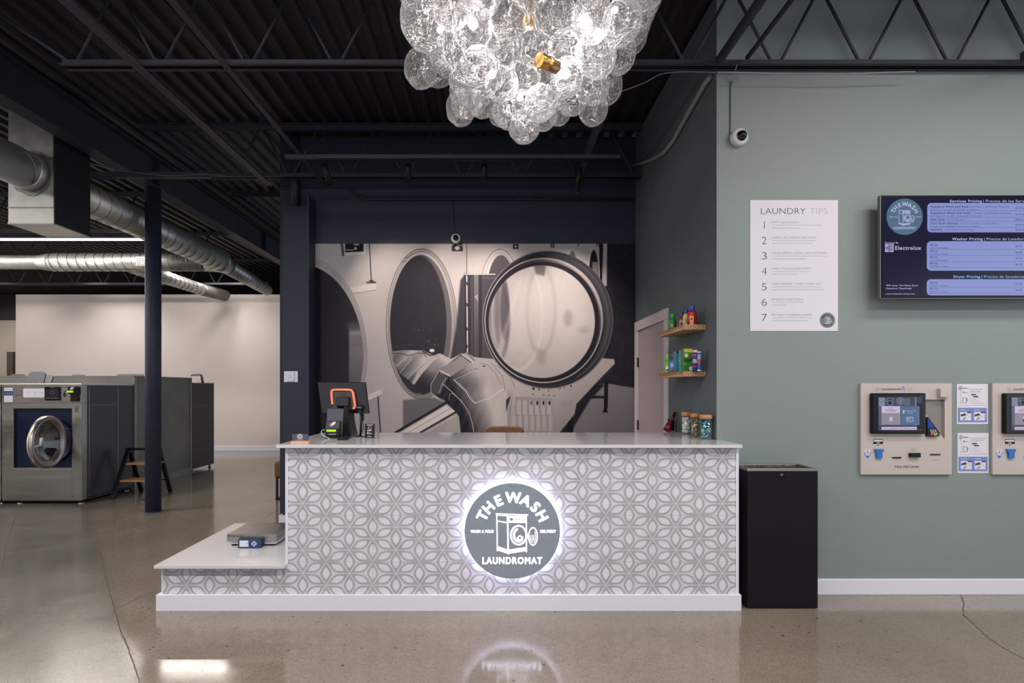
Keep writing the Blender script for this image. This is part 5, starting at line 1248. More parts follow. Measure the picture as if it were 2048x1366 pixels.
# review stand
b = at_top(739, 876.8); Y = b.y
t = thing('review_stand', 'small black stand-up review sign with a coloured letter G on the countertop', 'sign', (b.x, Y, zt))
x0, x1 = wx(729.3, Y), wx(748.8, Y)
MB().box(x0, x1, Y - .012, Y + .03, zt, zt + .004).build('foot', pm('foot_grey', (90, 92, 98), .3), t)
mb = MB(); slab(mb, [(729.3, 875.3), (748.8, 875.3), (749.3, 848), (730.3, 848)], Y, .012, .004); mb.build('panel', M_black, t)
mb = MB(); f3 = lambda a, b_, d: W(a, b_, Y + .012 * (875.3 - b_) / 27.3) + Vector((0, -d, 0)); D = Draw(mb, f3, .0005)
D.rect(733.5, 849.6, 746, 850.6, 0); cx_, cy_ = 739.8, 855.9
for a0, a1, m_ in ((-150, -40, 1), (150, 210, 2), (45, 150, 3), (0, 45, 4)): D.ring(cx_, cy_, 4.1, 3.9, 1.5, m_, 1, a0=a0, a1=a1)
D.rect(cx_, cy_ - .6, cx_ + 4, cy_ + .9, 4, 1); D.poly([(734, 860.4), (744, 860.4), (743, 861.8), (740.4, 861.8), (739.5, 862.8), (738.6, 861.8), (735, 861.8)], 0)
D.text('R', 734.5, 869, 5.5, 0, w=3.2); D.ring(739.5, 867, 1.8, 1.8, .6, 0); D.ring(743, 867, 1.2, 1.2, .5, 0); D.rect(734.5, 872.6, 742.5, 873.5, 0)
mb.build('print', [M_paper, pm('g_red', (215, 70, 55), .5), pm('g_yellow', (225, 170, 40), .5), pm('g_green', (60, 150, 90), .5), pm('g_blue', (70, 120, 210), .5)], t)

# ------------------------------------------------------------------ shelves, bottles, jars in the alcove
def shelf(y_near_top, y_near_bot, label):
    Y0, Y1 = 4.0, 4.575
    Y0 = (XW - .0) * F / (1412 - CX)            # near end where the wall side of the shelf shows
    xo = wx(1366.6, Y0); Y1 = xo * F / (1318 - CX)
    z1, z0 = wz(y_near_top, Y0), wz(y_near_bot, Y0)
    m = pm('pine_end_grain', (190, 142, 100), .5)
    t = MB().box(xo, XW - .001, Y0, Y1, z0, z1).build('wall_shelf', [M_pine], bevel=.0015)
    tag(t, label, 'shelf', 'floating pine shelves'); return Y0, Y1, xo, z1
M_pine = bpy.data.materials.new('pine_wood'); M_pine.use_nodes = True
nt = M_pine.node_tree; N = nt.nodes; L = nt.links; tc = N.new('ShaderNodeTexCoord'); mp = N.new('ShaderNodeMapping'); L.new(tc.outputs['Object'], mp.inputs[0])
mp.inputs['Rotation'].default_value = (math.pi / 2, 0, 0); mp.inputs['Location'].default_value = (0.0, .035, 0)
wv = N.new('ShaderNodeTexWave'); wv.wave_type = 'RINGS'; wv.rings_direction = 'Z'; wv.inputs['Scale'].default_value = 19; wv.inputs['Distortion'].default_value = 2.2; wv.inputs['Detail'].default_value = 2
L.new(mp.outputs[0], wv.inputs[0]); cr = N.new('ShaderNodeValToRGB'); e = cr.color_ramp.elements; e[0].color = rgb(138, 92, 62); e[1].color = rgb(186, 148, 112); e[1].position = .6; L.new(wv.outputs[0], cr.inputs[0]); L.new(cr.outputs[0], N['Principled BSDF'].inputs['Base Color']); N['Principled BSDF'].inputs['Roughness'].default_value = .5
SY0, SY1, SXO, SZ1 = shelf(649, 659.3, 'upper floating pine shelf on the alcove side wall, holding four bottles')
_, _, _, SZ2 = shelf(742.5, 753, 'lower floating pine shelf on the alcove side wall, holding boxes and bottles')
def put_on(px, zs, py_base=None, X=None):
    """spot on a shelf: the wall-parallel line at depth X seen at column px"""
    X = X or (SXO + .075); Y = X * F / (px - CX); return Vector((X, Y, zs))
def bottle(px, zs, w, h, X, body, cap, label, prints=(), group=None, cap_h=.22, shoulder=.72):
    p = put_on(px, zs, X=X); k = p.y / F; r = w * k / 2; hh = h * k
    t = thing('detergent_bottle', label, 'bottle', p, group)
    rb = []
    for f_, z in ((.92, 0), (1, .02), (1, shoulder * .8), (.92, shoulder * .92), (.62, shoulder), (.56, shoulder + .03)): rb.append((r * f_, hh * z))
    MB().lathe(rb, p, 24, sx=1.0).build('body', pm(label.split()[0] + '_bottle_%d_%d' % body[:2], body, .3), t)
    MB().lathe([(r * .56, hh * shoulder), (r * .62, hh * (shoulder + .02)), (r * .58, hh * .97), (r * .5, hh)], p, 20, sx=1.0).build('cap', pm('cap_%d_%d_%d' % cap, cap, .35), t)
    if prints:
        mb = MB(); mats = []
        for i, (z0, z1, ww, col) in enumerate(prints):
            n = 8
            for j in range(n):
                a0 = -math.pi / 2 - .42 + ww * (j / n - .5) * 2; a1 = -math.pi / 2 - .42 + ww * ((j + 1) / n - .5) * 2; rr = r * (1.012 + i * .006)
                mb.flat([(p.x + rr * math.cos(a), p.y + rr * math.sin(a), p.z + hh * z) for a, z in ((a0, z0), (a1, z0), (a1, z1), (a0, z1))], i)
            mats.append(pm('print_%d_%d_%d' % col, col, .4))
        mb.build('label', mats, t)
    return t
bottle(1345, SZ1, 15.5, 33, SXO + .05, (24, 128, 56), (44, 165, 78), 'green detergent bottle standing alone at the far end of the upper shelf', ((.08, .5, .5, (30, 96, 44)), (.14, .36, .3, (170, 150, 90))))
bottle(1363, SZ1, 12, 33, SXO + .09, (140, 28, 34), (24, 66, 140), 'small red bottle with blue cap, farthest of the clustered three on the upper shelf', ((.1, .5, .6, (188, 170, 175)), (.2, .4, .35, (110, 30, 50))))
bottle(1372.5, SZ1, 13, 35.5, SXO + .075, (205, 190, 40), (22, 48, 130), 'yellow bottle with blue cap between two red bottles on the upper shelf', ((.08, .52, .6, (150, 180, 205)), (.2, .46, .35, (196, 140, 50))))
tt = bottle(1384, SZ1, 18.5, 39.5, SXO + .08, (150, 24, 32), (24, 72, 160), 'large red bottle with blue cap nearest on the upper shelf', ((.12, .46, .42, (214, 120, 30)), (.18, .4, .28, (235, 190, 60)), (.22, .35, .2, (40, 60, 120)), (.0, .11, .4, (180, 150, 150))))
bottle(1335.5, SZ2, 13, 38, SXO + .05, (84, 172, 60), (118, 200, 92), 'lime green bottle at the far end of the lower shelf', ((.05, .5, .7, (170, 180, 50)), (.2, .36, .5, (230, 225, 220)), (.12, .2, .4, (30, 80, 40))))
bottle(1346.5, SZ2, 16.5, 38, SXO + .05, (44, 100, 160), (130, 24, 72), 'blue bottle with dark pink cap on the lower shelf', ((.1, .5, .6, (150, 170, 205)), (.1, .28, .45, (120, 60, 120))))
def carton(px, zs, w, h, dep, X, col, label, prints, yaw=0.0, top=None):
    p = put_on(px, zs, X=X); k = p.y / F; ww = w * k; hh = h * k
    t = thing('detergent_box', label, 'box', p); M = Matrix.Translation(p) @ Matrix.Rotation(yaw, 4, 'Z')
    mb = MB(); mb.xf = M; mb.box(-ww / 2, ww / 2, 0, dep, 0, hh); mb.build('carton', pm('carton_%d_%d_%d' % col, col, .45), t, bevel=.001)
    if prints:
        mb = MB(); mb.xf = M; mats = []
        for i, q in enumerate(prints):
            if isinstance(q[0], str): mb.text(q[0], (q[1] - .5) * ww, q[2] * hh, q[3] * hh, -.0006 - .0003 * i, w=q[4] * ww, align='c', bold=.03, ang=q[6] if len(q) > 6 else 0, mi=i); mats.append(pm('print_%d_%d_%d' % q[5], q[5], .4))
            else:
                x0, z0, x1, z1, col2 = q[:5]
                if len(q) > 5: mb.flat([((x0 + x1) / 2 * ww - .5 * ww + (x1 - x0) / 2 * ww * math.cos(a) * (1 + .2 * math.sin(5 * a)), -.0006 - .0003 * i, (z0 + z1) / 2 * hh + (z1 - z0) / 2 * hh * math.sin(a)) for a in [2 * math.pi * s / 16 for s in range(16)]], i)
                else: mb.flat([((x0 - .5) * ww, -.0006 - .0003 * i, z0 * hh), ((x1 - .5) * ww, -.0006 - .0003 * i, z0 * hh), ((x1 - .5) * ww, -.0006 - .0003 * i, z1 * hh), ((x0 - .5) * ww, -.0006 - .0003 * i, z1 * hh)], i)
                mats.append(pm('print_%d_%d_%d' % col2, col2, .4))
        mb.build('print', mats, t)
    return t
carton(1357, SZ2, 9, 42.5, .07, SXO + .06, (36, 130, 145), 'teal detergent box between the blue bottle and an orange-edged box on the lower shelf', ((0, .92, 1, 1, (40, 50, 90)), (.45, .3, 1, .8, (165, 195, 195), 1), (.5, .6, .95, .72, (190, 60, 70))))
carton(1363.2, SZ2, 3.6, 44, .07, SXO + .07, (190, 90, 40), 'narrow orange box on the lower shelf beside the teal box', ((.3, 0, .6, 1, (150, 50, 40)),))
carton(1368, SZ2, 9, 43.5, .06, SXO + .075, (96, 150, 195), 'light blue box partly hidden behind the green box on the lower shelf', ((.15, .35, .85, .75, (215, 215, 225), 1), (.3, .5, .8, .6, (190, 60, 60)), (0, 0, 1, .3, (150, 60, 50))))
carton(1375.8, SZ2, 19.5, 45.5, .05, SXO + .06, (44, 122, 44), 'green Gain box with yellow top, widest thing on the lower shelf', ((.1, .84, 1.0, 1, (200, 195, 40)), (.12, .62, .55, .8, (215, 215, 210), 1), (.6, .03, 1, .24, (215, 220, 215), 1), (0, .28, 1, .4, (60, 150, 60)), ('Gain', .52, .44, .15, .82, (226, 110, 60), .12), ('original', .6, .34, .05, .4, (220, 225, 215), 0)))
p = put_on(1391, SZ2, X=SXO + .085); k = p.y / F
t = thing('spray_can', 'navy and red aerosol can with pale cap beside the green box', 'can', p)
MB().lathe([(.0 + 5.6 * k, 0), (6 * k, .002), (6 * k, 34 * k), (4.8 * k, 37 * k)], p, 24).build('can_body', pm('navy_can', (40, 44, 96), .3, .3), t)
mb = MB(); mb.lathe([(6.06 * k, 30 * k), (6.06 * k, 34 * k)], p, 24, 0, caps=(False, False)); mb.lathe([(6.06 * k, 8 * k), (6.06 * k, 10 * k)], p, 24, 0, caps=(False, False)); mb.lathe([(6.06 * k, 16 * k), (6.06 * k, 24 * k)], p, 24, 1, caps=(False, False)); mb.build('label_bands', [pm('can_red', (175, 40, 48), .4), pm('can_pale', (140, 150, 190), .4)], t)
MB().lathe([(5 * k, 37 * k), (5.2 * k, 38 * k), (4.6 * k, 42 * k), (3.6 * k, 42.5 * k)], p, 20).build('cap', M_lightgrey, t)
p = put_on(1398.5, SZ2, X=SXO + .1); k = p.y / F
t = thing('wipes_tube', 'slim blue and white tube at the near end of the lower shelf', 'tube', p)
MB().lathe([(3.8 * k, 0), (3.8 * k, 38 * k)], p, 24).build('tube_body', pm('tube_blue', (46, 106, 180), .35), t)
mb = MB(); mb.lathe([(3.86 * k, 14 * k), (3.86 * k, 21 * k)], p, 20, 0, caps=(False, False)); mb.lathe([(3.86 * k, 24 * k), (3.86 * k, 33 * k)], p, 20, 1, caps=(False, False)); mb.build('label', [pm('can_red', (175, 40, 48), .4), pm('can_pale', (140, 150, 190), .4)], t)
mb = MB(); mb.lathe([(3.9 * k, 0), (3.9 * k, 2.5 * k)], p, 20); mb.lathe([(3.9 * k, 36.5 * k), (3.9 * k, 38.5 * k), (3.4 * k, 39 * k)], p, 20); mb.build('end_caps', M_white, t)

# glass jars
M_jar = bpy.data.materials.new('jar_glass'); M_jar.use_nodes = True
nt = M_jar.node_tree; N = nt.nodes; L = nt.links; N.remove(N['Principled BSDF'])
tp = N.new('ShaderNodeBsdfTransparent'); tp.inputs[0].default_value = (.94, .96, .95, 1); gs = N.new('ShaderNodeBsdfGlossy'); gs.inputs['Roughness'].default_value = .05; fr = N.new('ShaderNodeLayerWeight'); fr.inputs[0].default_value = .25; mx = N.new('ShaderNodeMixShader')
mr_ = N.new('ShaderNodeMapRange'); mr_.inputs[3].default_value = .07; mr_.inputs[4].default_value = .6; L.new(fr.outputs['Facing'], mr_.inputs[0])
L.new(mr_.outputs[0], mx.inputs[0]); L.new(tp.outputs[0], mx.inputs[1]); L.new(gs.outputs[0], mx.inputs[2]); L.new(mx.outputs[0], N['Material Output'].inputs[0])
M_bamboo = pm('bamboo_lid', (166, 124, 80), .5, var=.12, vscale=5, stretch=(12, 12, 1))
def jar(px, pyb, w, pyt, kind, label, stuff_label):
    p = at_top(px, pyb); k = p.y / F; r = w * k / 2; hh = (pyb - pyt) * k; lid = 7.6 * k
    t = thing('glass_jar', label, 'jar', p, 'jars with bamboo lids')
    MB().lathe([(r * .86, 0), (r * .97, .006), (r * .97, hh - lid), (r * .9, hh - lid)], p, 32, caps=(True, False)).build('glass_body', M_jar, t)
    MB().lathe([(r * 1.0, hh - lid), (r * 1.02, hh - lid + .002), (r * 1.02, hh - .002), (r * .98, hh)], p, 32).build('lid', M_bamboo, t)
    rn = random.Random(int(px)); mb = MB(); mats = []
    ri = r * .9
    if kind == 'balls':
        pos = []
        for lay in range(5):
            for j in range(4):
                a = j * math.pi / 2 + lay * .8; rr = ri * .55; pos.append((rr * math.cos(a), rr * math.sin(a), .02 + lay * .026 + rn.uniform(-.004, .004)))
        pos = pos[:18]; 
        for q in pos: mb.sphere(p + Vector(q), .0165, 12, 8)
        mats = [pm('white_wool', (205, 205, 205), .9, bump=.5, bscale=300)]; top = None
    else:
        cols = [(150, 142, 104), (176, 168, 132), (120, 112, 80)] if kind == 'beads' else [(28, 120, 138), (20, 92, 128), (70, 160, 170), (120, 185, 190), (18, 60, 96)]
        mats = [pm('%s_%d' % (kind, i), c_, .35) for i, c_ in enumerate(cols)]
        n = 330 if kind == 'beads' else 150; s_ = .0062 if kind == 'beads' else .0105; fill = .9 if kind == 'beads' else .84
        for i in range(n):
            a = rn.uniform(0, 2 * math.pi); rr = (ri - s_) * math.sqrt(rn.uniform(.3, 1)); z = s_ + .004 + rn.random() * (hh - lid) * fill * (1 if rn.random() < .9 else .8)
            c0 = p + Vector((rr * math.cos(a), rr * math.sin(a), z)); R = Matrix.Rotation(rn.uniform(0, 3), 3, Vector((rn.random(), rn.random(), rn.random() + .1)).normalized())
            q = [c0 + R @ Vector(v) * s_ for v in ((1, 0, 0), (0, 1, 0), (-1, 0, 0), (0, -1, 0), (0, 0, .8), (0, 0, -.8))]
            mb.add(q, [(0, 1, 4), (1, 2, 4), (2, 3, 4), (3, 0, 4), (1, 0, 5), (2, 1, 5), (3, 2, 5), (0, 3, 5)], rn.randrange(len(cols)), False)
    o = mb.build('jar_filling', mats); tag(o, stuff_label, 'filling'); o['kind'] = 'stuff'
jar(1372.5, 867.8, 18.5, 824, 'balls', 'clear jar with bamboo lid holding white balls, farthest of three', 'white wool balls inside the farthest jar on the counter')
jar(1390.5, 872.8, 19.5, 826.5, 'beads', 'clear jar with bamboo lid holding olive beads, middle of three', 'pale olive beads inside the middle jar on the counter')
jar(1411.8, 878.6, 24, 829.5, 'pods', 'clear jar with bamboo lid holding teal pods, nearest of three', 'teal blue pods inside the nearest jar on the counter')
# leaning maroon handset and dark holder
a = at_top(1333.5, 863.0); a.z = zt + .004; bq = W(1350.5, 825.5, a.y + .06)
t = thing('maroon_dispenser', 'dark red ribbed handheld dispenser leaning on a black holder by the door', 'dispenser', a)
d = bq - a; M_mar = pm('maroon_plastic', (122, 18, 44), .3)
MB().tube([a + Vector((.0, 0, .008)), a + d * .22, a + d * .5], [.030, .030, .02], 14).build('body', M_mar, t); MB().tube([a + d * .5, bq], [.017, .014], 12).build('handle', pm('dark_maroon', (62, 12, 34), .3), t)
mb = MB()
for k_ in range(7): q = a + d * (.12 + .05 * k_); mb.tube([q, q + d.normalized() * .004], .0315 - max(0, k_ - 3) * .0025, 14)
mb.build('ribs', pm('dark_maroon', (62, 12, 34), .3), t)
b = at_top(1350.5, 863.2)
tag(MB().box(b.x - .022, b.x + .024, b.y + .09, b.y + .13, zt, wz(839.5, b.y)).build('holder_box', M_black, bevel=.004), 'small black upright holder box behind the maroon dispenser', 'box')

# chair behind the counter
Yc = 4.85
t = thing('desk_chair', 'brown leather chair back just showing above the counter below the mural', 'chair', (wx(1009, Yc), Yc, 0))
M_leather = pm('brown_leather', (112, 74, 50), .45, var=.06)
P = []; cx_ = wx(1009, Yc); hw = 41 * Yc / F; zt2 = wz(852.3, Yc)
poly = [(cx_ - hw * .9, .62), (cx_ + hw * .9, .62), (cx_ + hw, zt2 - .07), (cx_ + hw * .93, zt2 - .022), (cx_ + hw * .72, zt2 - .004), (cx_, zt2), (cx_ - hw * .72, zt2 - .004), (cx_ - hw * .93, zt2 - .022), (cx_ - hw, zt2 - .07)]
MB().prism(poly, Yc, Yc + .035, 'y').build('backrest', M_leather, t, bevel=.01)
mb = MB(); mb.box(cx_ - .22, cx_ + .22, Yc - .42, Yc + .0, .45, .52); mb.build('seat', M_leather, t, bevel=.02)
for sx2 in (-1, 1):
    for yy in (Yc - .38, Yc - .02): MB().cyl((cx_ + sx2 * .19, yy, 0), (cx_ + sx2 * .17, yy, .45), .012, n=10).build('leg', M_black, t)
    MB().cyl((cx_ + sx2 * .17, Yc - .01, .5), (cx_ + sx2 * .17, Yc + .012, .66), .012, n=10).build('back_post', M_black, t)
# stool left of the pier
Ys = 6.92; x0 = wx(548, Ys); w = .42; zs = wz(924, Ys)
t = thing('leather_stool', 'brown leather cube stool on black frame half hidden behind the navy pier', 'stool', (x0 + w / 2, Ys + .2, 0))
mb = MB(); mb.box(x0, x0 + w, Ys, Ys + .42, wz(955, Ys), zs); mb.build('seat', M_leather, t, bevel=.025, seg=3)
mb = MB(); z1 = wz(955, Ys)
MB().box(x0 + .012, x0 + w - .012, Ys + .012, Ys + .408, z1 - .012, z1).build('seat_frame', M_black, t)
for xx in (x0 + .016, x0 + w - .041):
    for yy in (Ys + .016, Ys + .379): MB().box(xx, xx + .025, yy, yy + .025, 0, z1 - .01).build('leg', M_black, t)
mb = MB(); mb.box(x0 + .016, x0 + w - .016, Ys + .016, Ys + .04, 0, .02); mb.box(x0 + .016, x0 + w - .016, Ys + .38, Ys + .404, 0, .02)
for xx in (x0 + .016, x0 + w - .04): mb.box(xx, xx + .024, Ys + .03, Ys + .39, .0, .02)
mb.build('floor_rail', M_black, t)

# ------------------------------------------------------------------ weighing scale on the low shelf
def at_low(px, py): Y = (H - zl) * F / (py - CY); return Vector((wx(px, Y), Y, zl))
f0 = at_low(457, 1093); Yf = f0.y; xl = wx(453.5, Yf); xr = wx(552.8, Yf); zf1, zf0 = wz(1068.3, Yf), wz(1083.5, Yf)
Yb2 = (H - zf1) * F / (1045 - CY)
t = thing('bench_scale', 'stainless steel bench scale with dark blue display unit on the low white shelf', 'scale', ((xl + xr) / 2, (Yf + Yb2) / 2, zl))
MB().box(xl, xr, Yf, Yb2, zf0, zf1).build('platform', pm('scale_steel', (150, 146, 142), .3, 1.0, var=.04), t, bevel=.002)
MB().box(xl + .016, xr - .01, Yf + .015, Yb2 - .02, zl + .014, zf0).build('base_frame', M_white, t)
for xx in (xl + .035, xr - .045):
    for yy in (Yf + .04, Yb2 - .05): MB().lathe([(.018, 0), (.018, .008), (.01, .016)], (xx, yy, zl), 14).build('foot', M_black, t)
mb = MB(); D = Draw(mb, lambda a, b_, d: W(a, b_, Yf) + Vector((0, -d, 0)), .0006); D.text('METTLER TOLEDO', 456, 1073.8, 3.2, 0, 1, w=29.5, bold=.02); mb.build('lettering', pm('navy_ink', (40, 52, 92), .5), t)
Yd_ = Yf - .045; q0, q1 = wx(475.3, Yd_), wx(521.5, Yd_)
hb = MB(); hb.prism([(Yd_, zl + .001), (Yd_ - .0, wz(1079, Yd_)), (Yf + .02, wz(1076, Yd_)), (Yf + .02, zl + .001)], q0, q1, 'x')
dd = hb.build('display_unit', pm('scale_navy', (44, 56, 78), .4), t, bevel=.004)
mb = MB(); D = Draw(mb, lambda a, b_, d: W(a, b_, Yd_) + Vector((0, -d, 0)), .0006); D.rect(479, 1081, 497, 1093.5, 0); D.rect(500.5, 1079.5, 516.5, 1096.8, 1); 
for a_ in range(4): D.disc(508.2 + 3 * math.cos(a_ * math.pi / 2), 1087.3 + 3 * math.sin(a_ * math.pi / 2), 2.6, 2, 2, n=14)
D.disc(508.2, 1087.3, 1.6, 1, 3, n=12); D.text('METTLER TOLEDO', 508.2, 1096.2, 1.5, 2, 2, w=14, align='c', bold=.03); D.text('0.00', 492, 1087, 2, 3, 2, w=5)
mb.build('front_panel', [pm('lcd_pale', (190, 198, 215), .3, emit=(190, 200, 220), es=.15), pm('panel_blue', (28, 58, 128), .4), M_lightgrey, M_greyink], dd)

# ------------------------------------------------------------------ washing machines
M_wst = pm('washer_steel', (152, 147, 141), .36, 1.0, var=.05, vscale=1.5, bump=.04, bscale=120, stretch=(1, 1, 10))
M_wside = pm('washer_side', (72, 71, 77), .42, .55, var=.05)
M_blue = pm('deep_blue_panel', (14, 24, 52), .3, spec=.3)
Yw = 6.68
def washer(label, xL, xR, ztop, main=True):
    t = thing('washing_machine', label, 'washing machine', ((xL + xR) / 2, Yw + .48, 0), 'front row washing machines')
    s = (xR - xL) / (163 - 4); X = lambda px: xL + (px - 4) * s; Z = lambda py: wz(py, Yw)
    zb = Z(1000)
    mb = MB()
    px0, px1, py0, py1 = 27, 144, 808, 936
    for a in ((4, 806, px0, 1000), (px1, 806, 163, 1000), (px0, 806, px1, py0 + 9), (px0, py1, px1, 1000)): mb.box(X(a[0]), X(a[2]), Yw, Yw + .09, Z(a[3]), Z(a[1]))
    mb.build('front_frame', M_wst, t, bevel=.002)
    MB().box(xL, xR, Yw - .004, Yw + .09, Z(806), Z(770.5)).build('control_panel', M_wst, t, bevel=.002)
    MB().box(xL - .002, xR + .004, Yw - .008, Yw + .95, Z(770.5), ztop).build('top_panel', pm('top_edge_steel', (196, 190, 182), .4, .8), t, bevel=.003)
    mb = MB(); mb.box(xL + .002, xR, Yw + .5, Yw + .945, .06, Z(770.5)); mb.box(xR - .02, xR, Yw + .09, Yw + .5, .06, Z(770.5)); mb.box(xL + .002, xL + .02, Yw + .09, Yw + .5, .06, Z(770.5)); mb.build('cabinet', M_wside, t)
    mb = MB()
    for yy in (Yw + .12, Yw + .64): mb.box(xR, xR + .004, yy, yy + .008, .07, Z(775))
    mb.box(xR, xR + .002, Yw + .14, Yw + .63, Z(812), Z(812) + .003); mb.build('side_seam', M_wst, t)
    cxh, czh, rh = X(99), Z(881), 41 * Yw / F; mb = MB(); ri_, ro_, rb_ = [], [], []
    for k_ in range(64):
        a_ = 2 * math.pi * (k_ + .5) / 64; ca_, sa_ = math.cos(a_), math.sin(a_)
        tt_ = min(((X(px1) if ca_ > 0 else X(px0)) - cxh) / ca_, ((Z(py0 + 9) if sa_ > 0 else Z(py1)) - czh) / sa_)
        ri_.append((cxh + rh * ca_, Yw + .03, czh + rh * sa_)); ro_.append((cxh + tt_ * ca_, Yw + .03, czh + tt_ * sa_)); rb_.append((cxh + rh * ca_, Yw + .06, czh + rh * sa_))
    mb.rings([ro_, ri_, rb_], (False, False), smooth=False)
    mb.box(X(px0), X(px0) + .004, Yw + .03, Yw + .09, Z(py1), Z(py0 + 9)); mb.build('door_surround', M_blue, t)
    if not main: pass
    mb = MB(); mb.box(X(25.5), X(143.5), Yw - .006, Yw, Z(950), Z(937)); mb.box(X(25), X(143.5), Yw - .003, Yw, Z(997), Z(951)); mb.build('lower_panel', M_wst, t, bevel=.002)
    # swinging round door
    cx_, cz = X(95.5), Z(880.5); da = math.radians(98); R = Matrix.Rotation(da, 3, 'Z') @ Matrix.Rotation(math.pi / 2, 3, 'X'); r = 52.7 * 6.33 / F
    hx_ = Vector((X(133), Yw - .03, cz + .012)); c0 = hx_ - Vector((math.cos(da), math.sin(da), 0)) * r
    dr = MB(); dr.lathe([(r * .72, -.02), (r * .9, -.03), (r * 1.0, -.02), (r * 1.0, .016), (r * .96, .034), (r * .9, .038), (r * .77, .014), (r * .72, .002)], c0, 64, M=R, caps=(False, False)); dr = dr.build('door_ring', pm('door_steel', (172, 166, 160), .34, 1.0), t)
    MB().lathe([(r * .7, .0), (r * .62, -.012), (r * .4, -.05), (.001, -.07)], c0, 48, M=R, caps=(False, False)).build('door_glass', M_jar, dr)
    mb = MB(); mb.tube([c0 + R @ Vector((-r * .86, -.03, .03)), c0 + R @ Vector((-r * .6, -.02, .045)), c0 + R @ Vector((-r * .46, .045, .03)), c0 + R @ Vector((-r * .42, -.04, .028))], [.009, .014, .022, .010], 12); mb.build('handle', M_lightgrey, dr)
    mb = MB(); mb.lathe([(r * .66, 0), (r * .66, .3), (r * .6, .34)], (X(99), Yw + .062, cz), 40, M=Matrix.Rotation(-math.pi / 2, 3, 'X'), caps=(False, True)); mb.build('drum', pm('drum_steel', (150, 150, 152), .25, 1.0), t)
    mb = MB(); mb.lathe([(r * .92, -.07), (r * .95, -.03), (r * .92, .0), (r * .66, .0)], (X(99), Yw + .06, cz), 48, M=Matrix.Rotation(-math.pi / 2, 3, 'X'), caps=(False, False)); mb.build('door_gasket', pm('blue_black', (16, 24, 52), .35), t)
    mb = MB(); mb.box(X(129), X(141), Yw + .0, Yw + .06, cz - .15, cz + .15); mb.build('hinge_block', pm('hinge_dark', (30, 38, 56), .3), t, bevel=.004)
    # panel furniture
    PM = [M_paper, pm('sticker_navy', (34, 40, 84), .5), M_greyink, M_paleink, M_ink, pm('sticker_blue', (90, 110, 170), .5), pm('washer_light', (160, 156, 150), .4)]
    def pr(): mb_ = MB(); return mb_, Draw(mb_, lambda a, b_, d: Vector((X(a), Yw - .004 - d, Z(b_))), .0006)
    mb, D = pr(); D.rect(9, 775.5, 26, 804, 0); D.rect(9, 782, 26, 791, 1, 2)
    for k in range(4): D.rect(10.5 + k * 3.9, 784, 12.8 + k * 3.9, 789, 5, 3)
    D.text('40-75 LBS', 17.5, 780, 2.4, 2, 2, w=13, align='c')
    for k in range(5): D.rect(11, 793.5 + k * 2, 24, 793.9 + k * 2, 3, 2)
    mb.build('capacity_sticker', PM, t); mb, D = pr()
    D.rrect(47, 777, 89.5, 795, 2.5, 0)
    for a_ in (57, 71, 85): D.ring(a_, 785.5, 2, 2, .5, 2, 2, n=12); D.rect(a_ - 3, 791, a_ + 3, 791.5, 3, 2)
    mb.build('instruction_label', PM, t); mb, D = pr()
    D.rect(36.5, 781.5, 42.5, 788, 4); D.disc(39.5, 784.8, 2.5, 6, 2, n=16); D.poly([(37.3, 784.8), (40.3, 782.6), (40.3, 787)], 4, 3); D.text('Electrolux', 39.5, 791.8, 2.1, 4, 1, w=13, align='c')
    mb.build('maker_mark', PM, t); mb, D = pr()
    D.text('6' if main else '5', 130.5, 794, 13, 0, 1, w=7, align='c', bold=.05); mb.build('number', PM, t); mb, D = pr()
    D.rect(149.5, 813, 157, 814.5, 4, -5); D.disc(153.3, 819, 3.4, 4, -5, n=16); D.rect(152.8, 817, 153.8, 821, 6, -4); D.rect(149.5, 823, 157, 824.6, 4, -5)
    mb.build('notice_sticker', PM, t)
    sc_ = MB().box(X(91), X(121.8), Yw - .014, Yw - .004, Z(801), Z(773.5)).build('display_screen', pm('gloss_black', (16, 16, 20), .18), t, bevel=.002)
    mb = MB(); D = Draw(mb, lambda a, b_, d: Vector((X(a), Yw - .0145 - d, Z(b_))), .0006); D.rect(93, 777.5, 120, 795, 0); D.ring(107, 785, 4, 4, .5, 1, 2, n=16); D.rect(93, 796, 120, 797, 1); D.ring(107, 773, 5, 3, .6, 1, a0=0, a1=180); mb.build('screen_image', [pm('dim_screen', (34, 34, 40), .2), M_greyink], sc_)
    mb = MB(); mb.box(X(144), X(159), Yw - .03, Yw - .004, Z(803), Z(788)); mb.box(X(144), X(159.5), Yw - .07, Yw - .004, Z(788), Z(773)); cr_ = mb.build('payment_reader', M_black, t, bevel=.003)
    MB().box(X(143.5), X(155), Yw - .073, Yw - .069, Z(785), Z(781.2)).build('reader_display', pm('green_lcd', (120, 150, 20), .4, emit=(150, 205, 20), es=.9), cr_)
    mb = MB(); D = Draw(mb, lambda a, b_, d: Vector((X(a), Yw - .0705 - d, Z(b_))), .0006); D.poly([(148, 778.5), (152, 774.5), (157, 774), (155, 778), (151, 779.5)], 0); mb.build('reader_symbol', M_paper, cr_)
    MB().box(xL + .004, xR - .002, Yw + .0, Yw + .94, .035, zb).build('plinth', M_wside, t)
    for xx in (xL + .2, xR - .03):
        for yy in (Yw + .04, Yw + .85): MB().lathe([(.035, 0), (.035, .01), (.014, .018), (.014, .05)], (xx, yy, 0), 16).build('foot', M_chrome, t)
    return t
xa, xb = wx(4, Yw), wx(163, Yw)
W6 = washer('stainless washing machine number 6 with round steel door, front row at the left edge', xa, xb, wz(767, Yw))
washer('stainless washing machine cut off by the left edge, left of number 6', xa - .01 - (xb - xa), xa - .012, wz(767, Yw), False)
XR = xb
M_bulk = pm('grey_zinc_bulkhead', (122, 122, 118), .45, .4, var=.12, vscale=2.5)
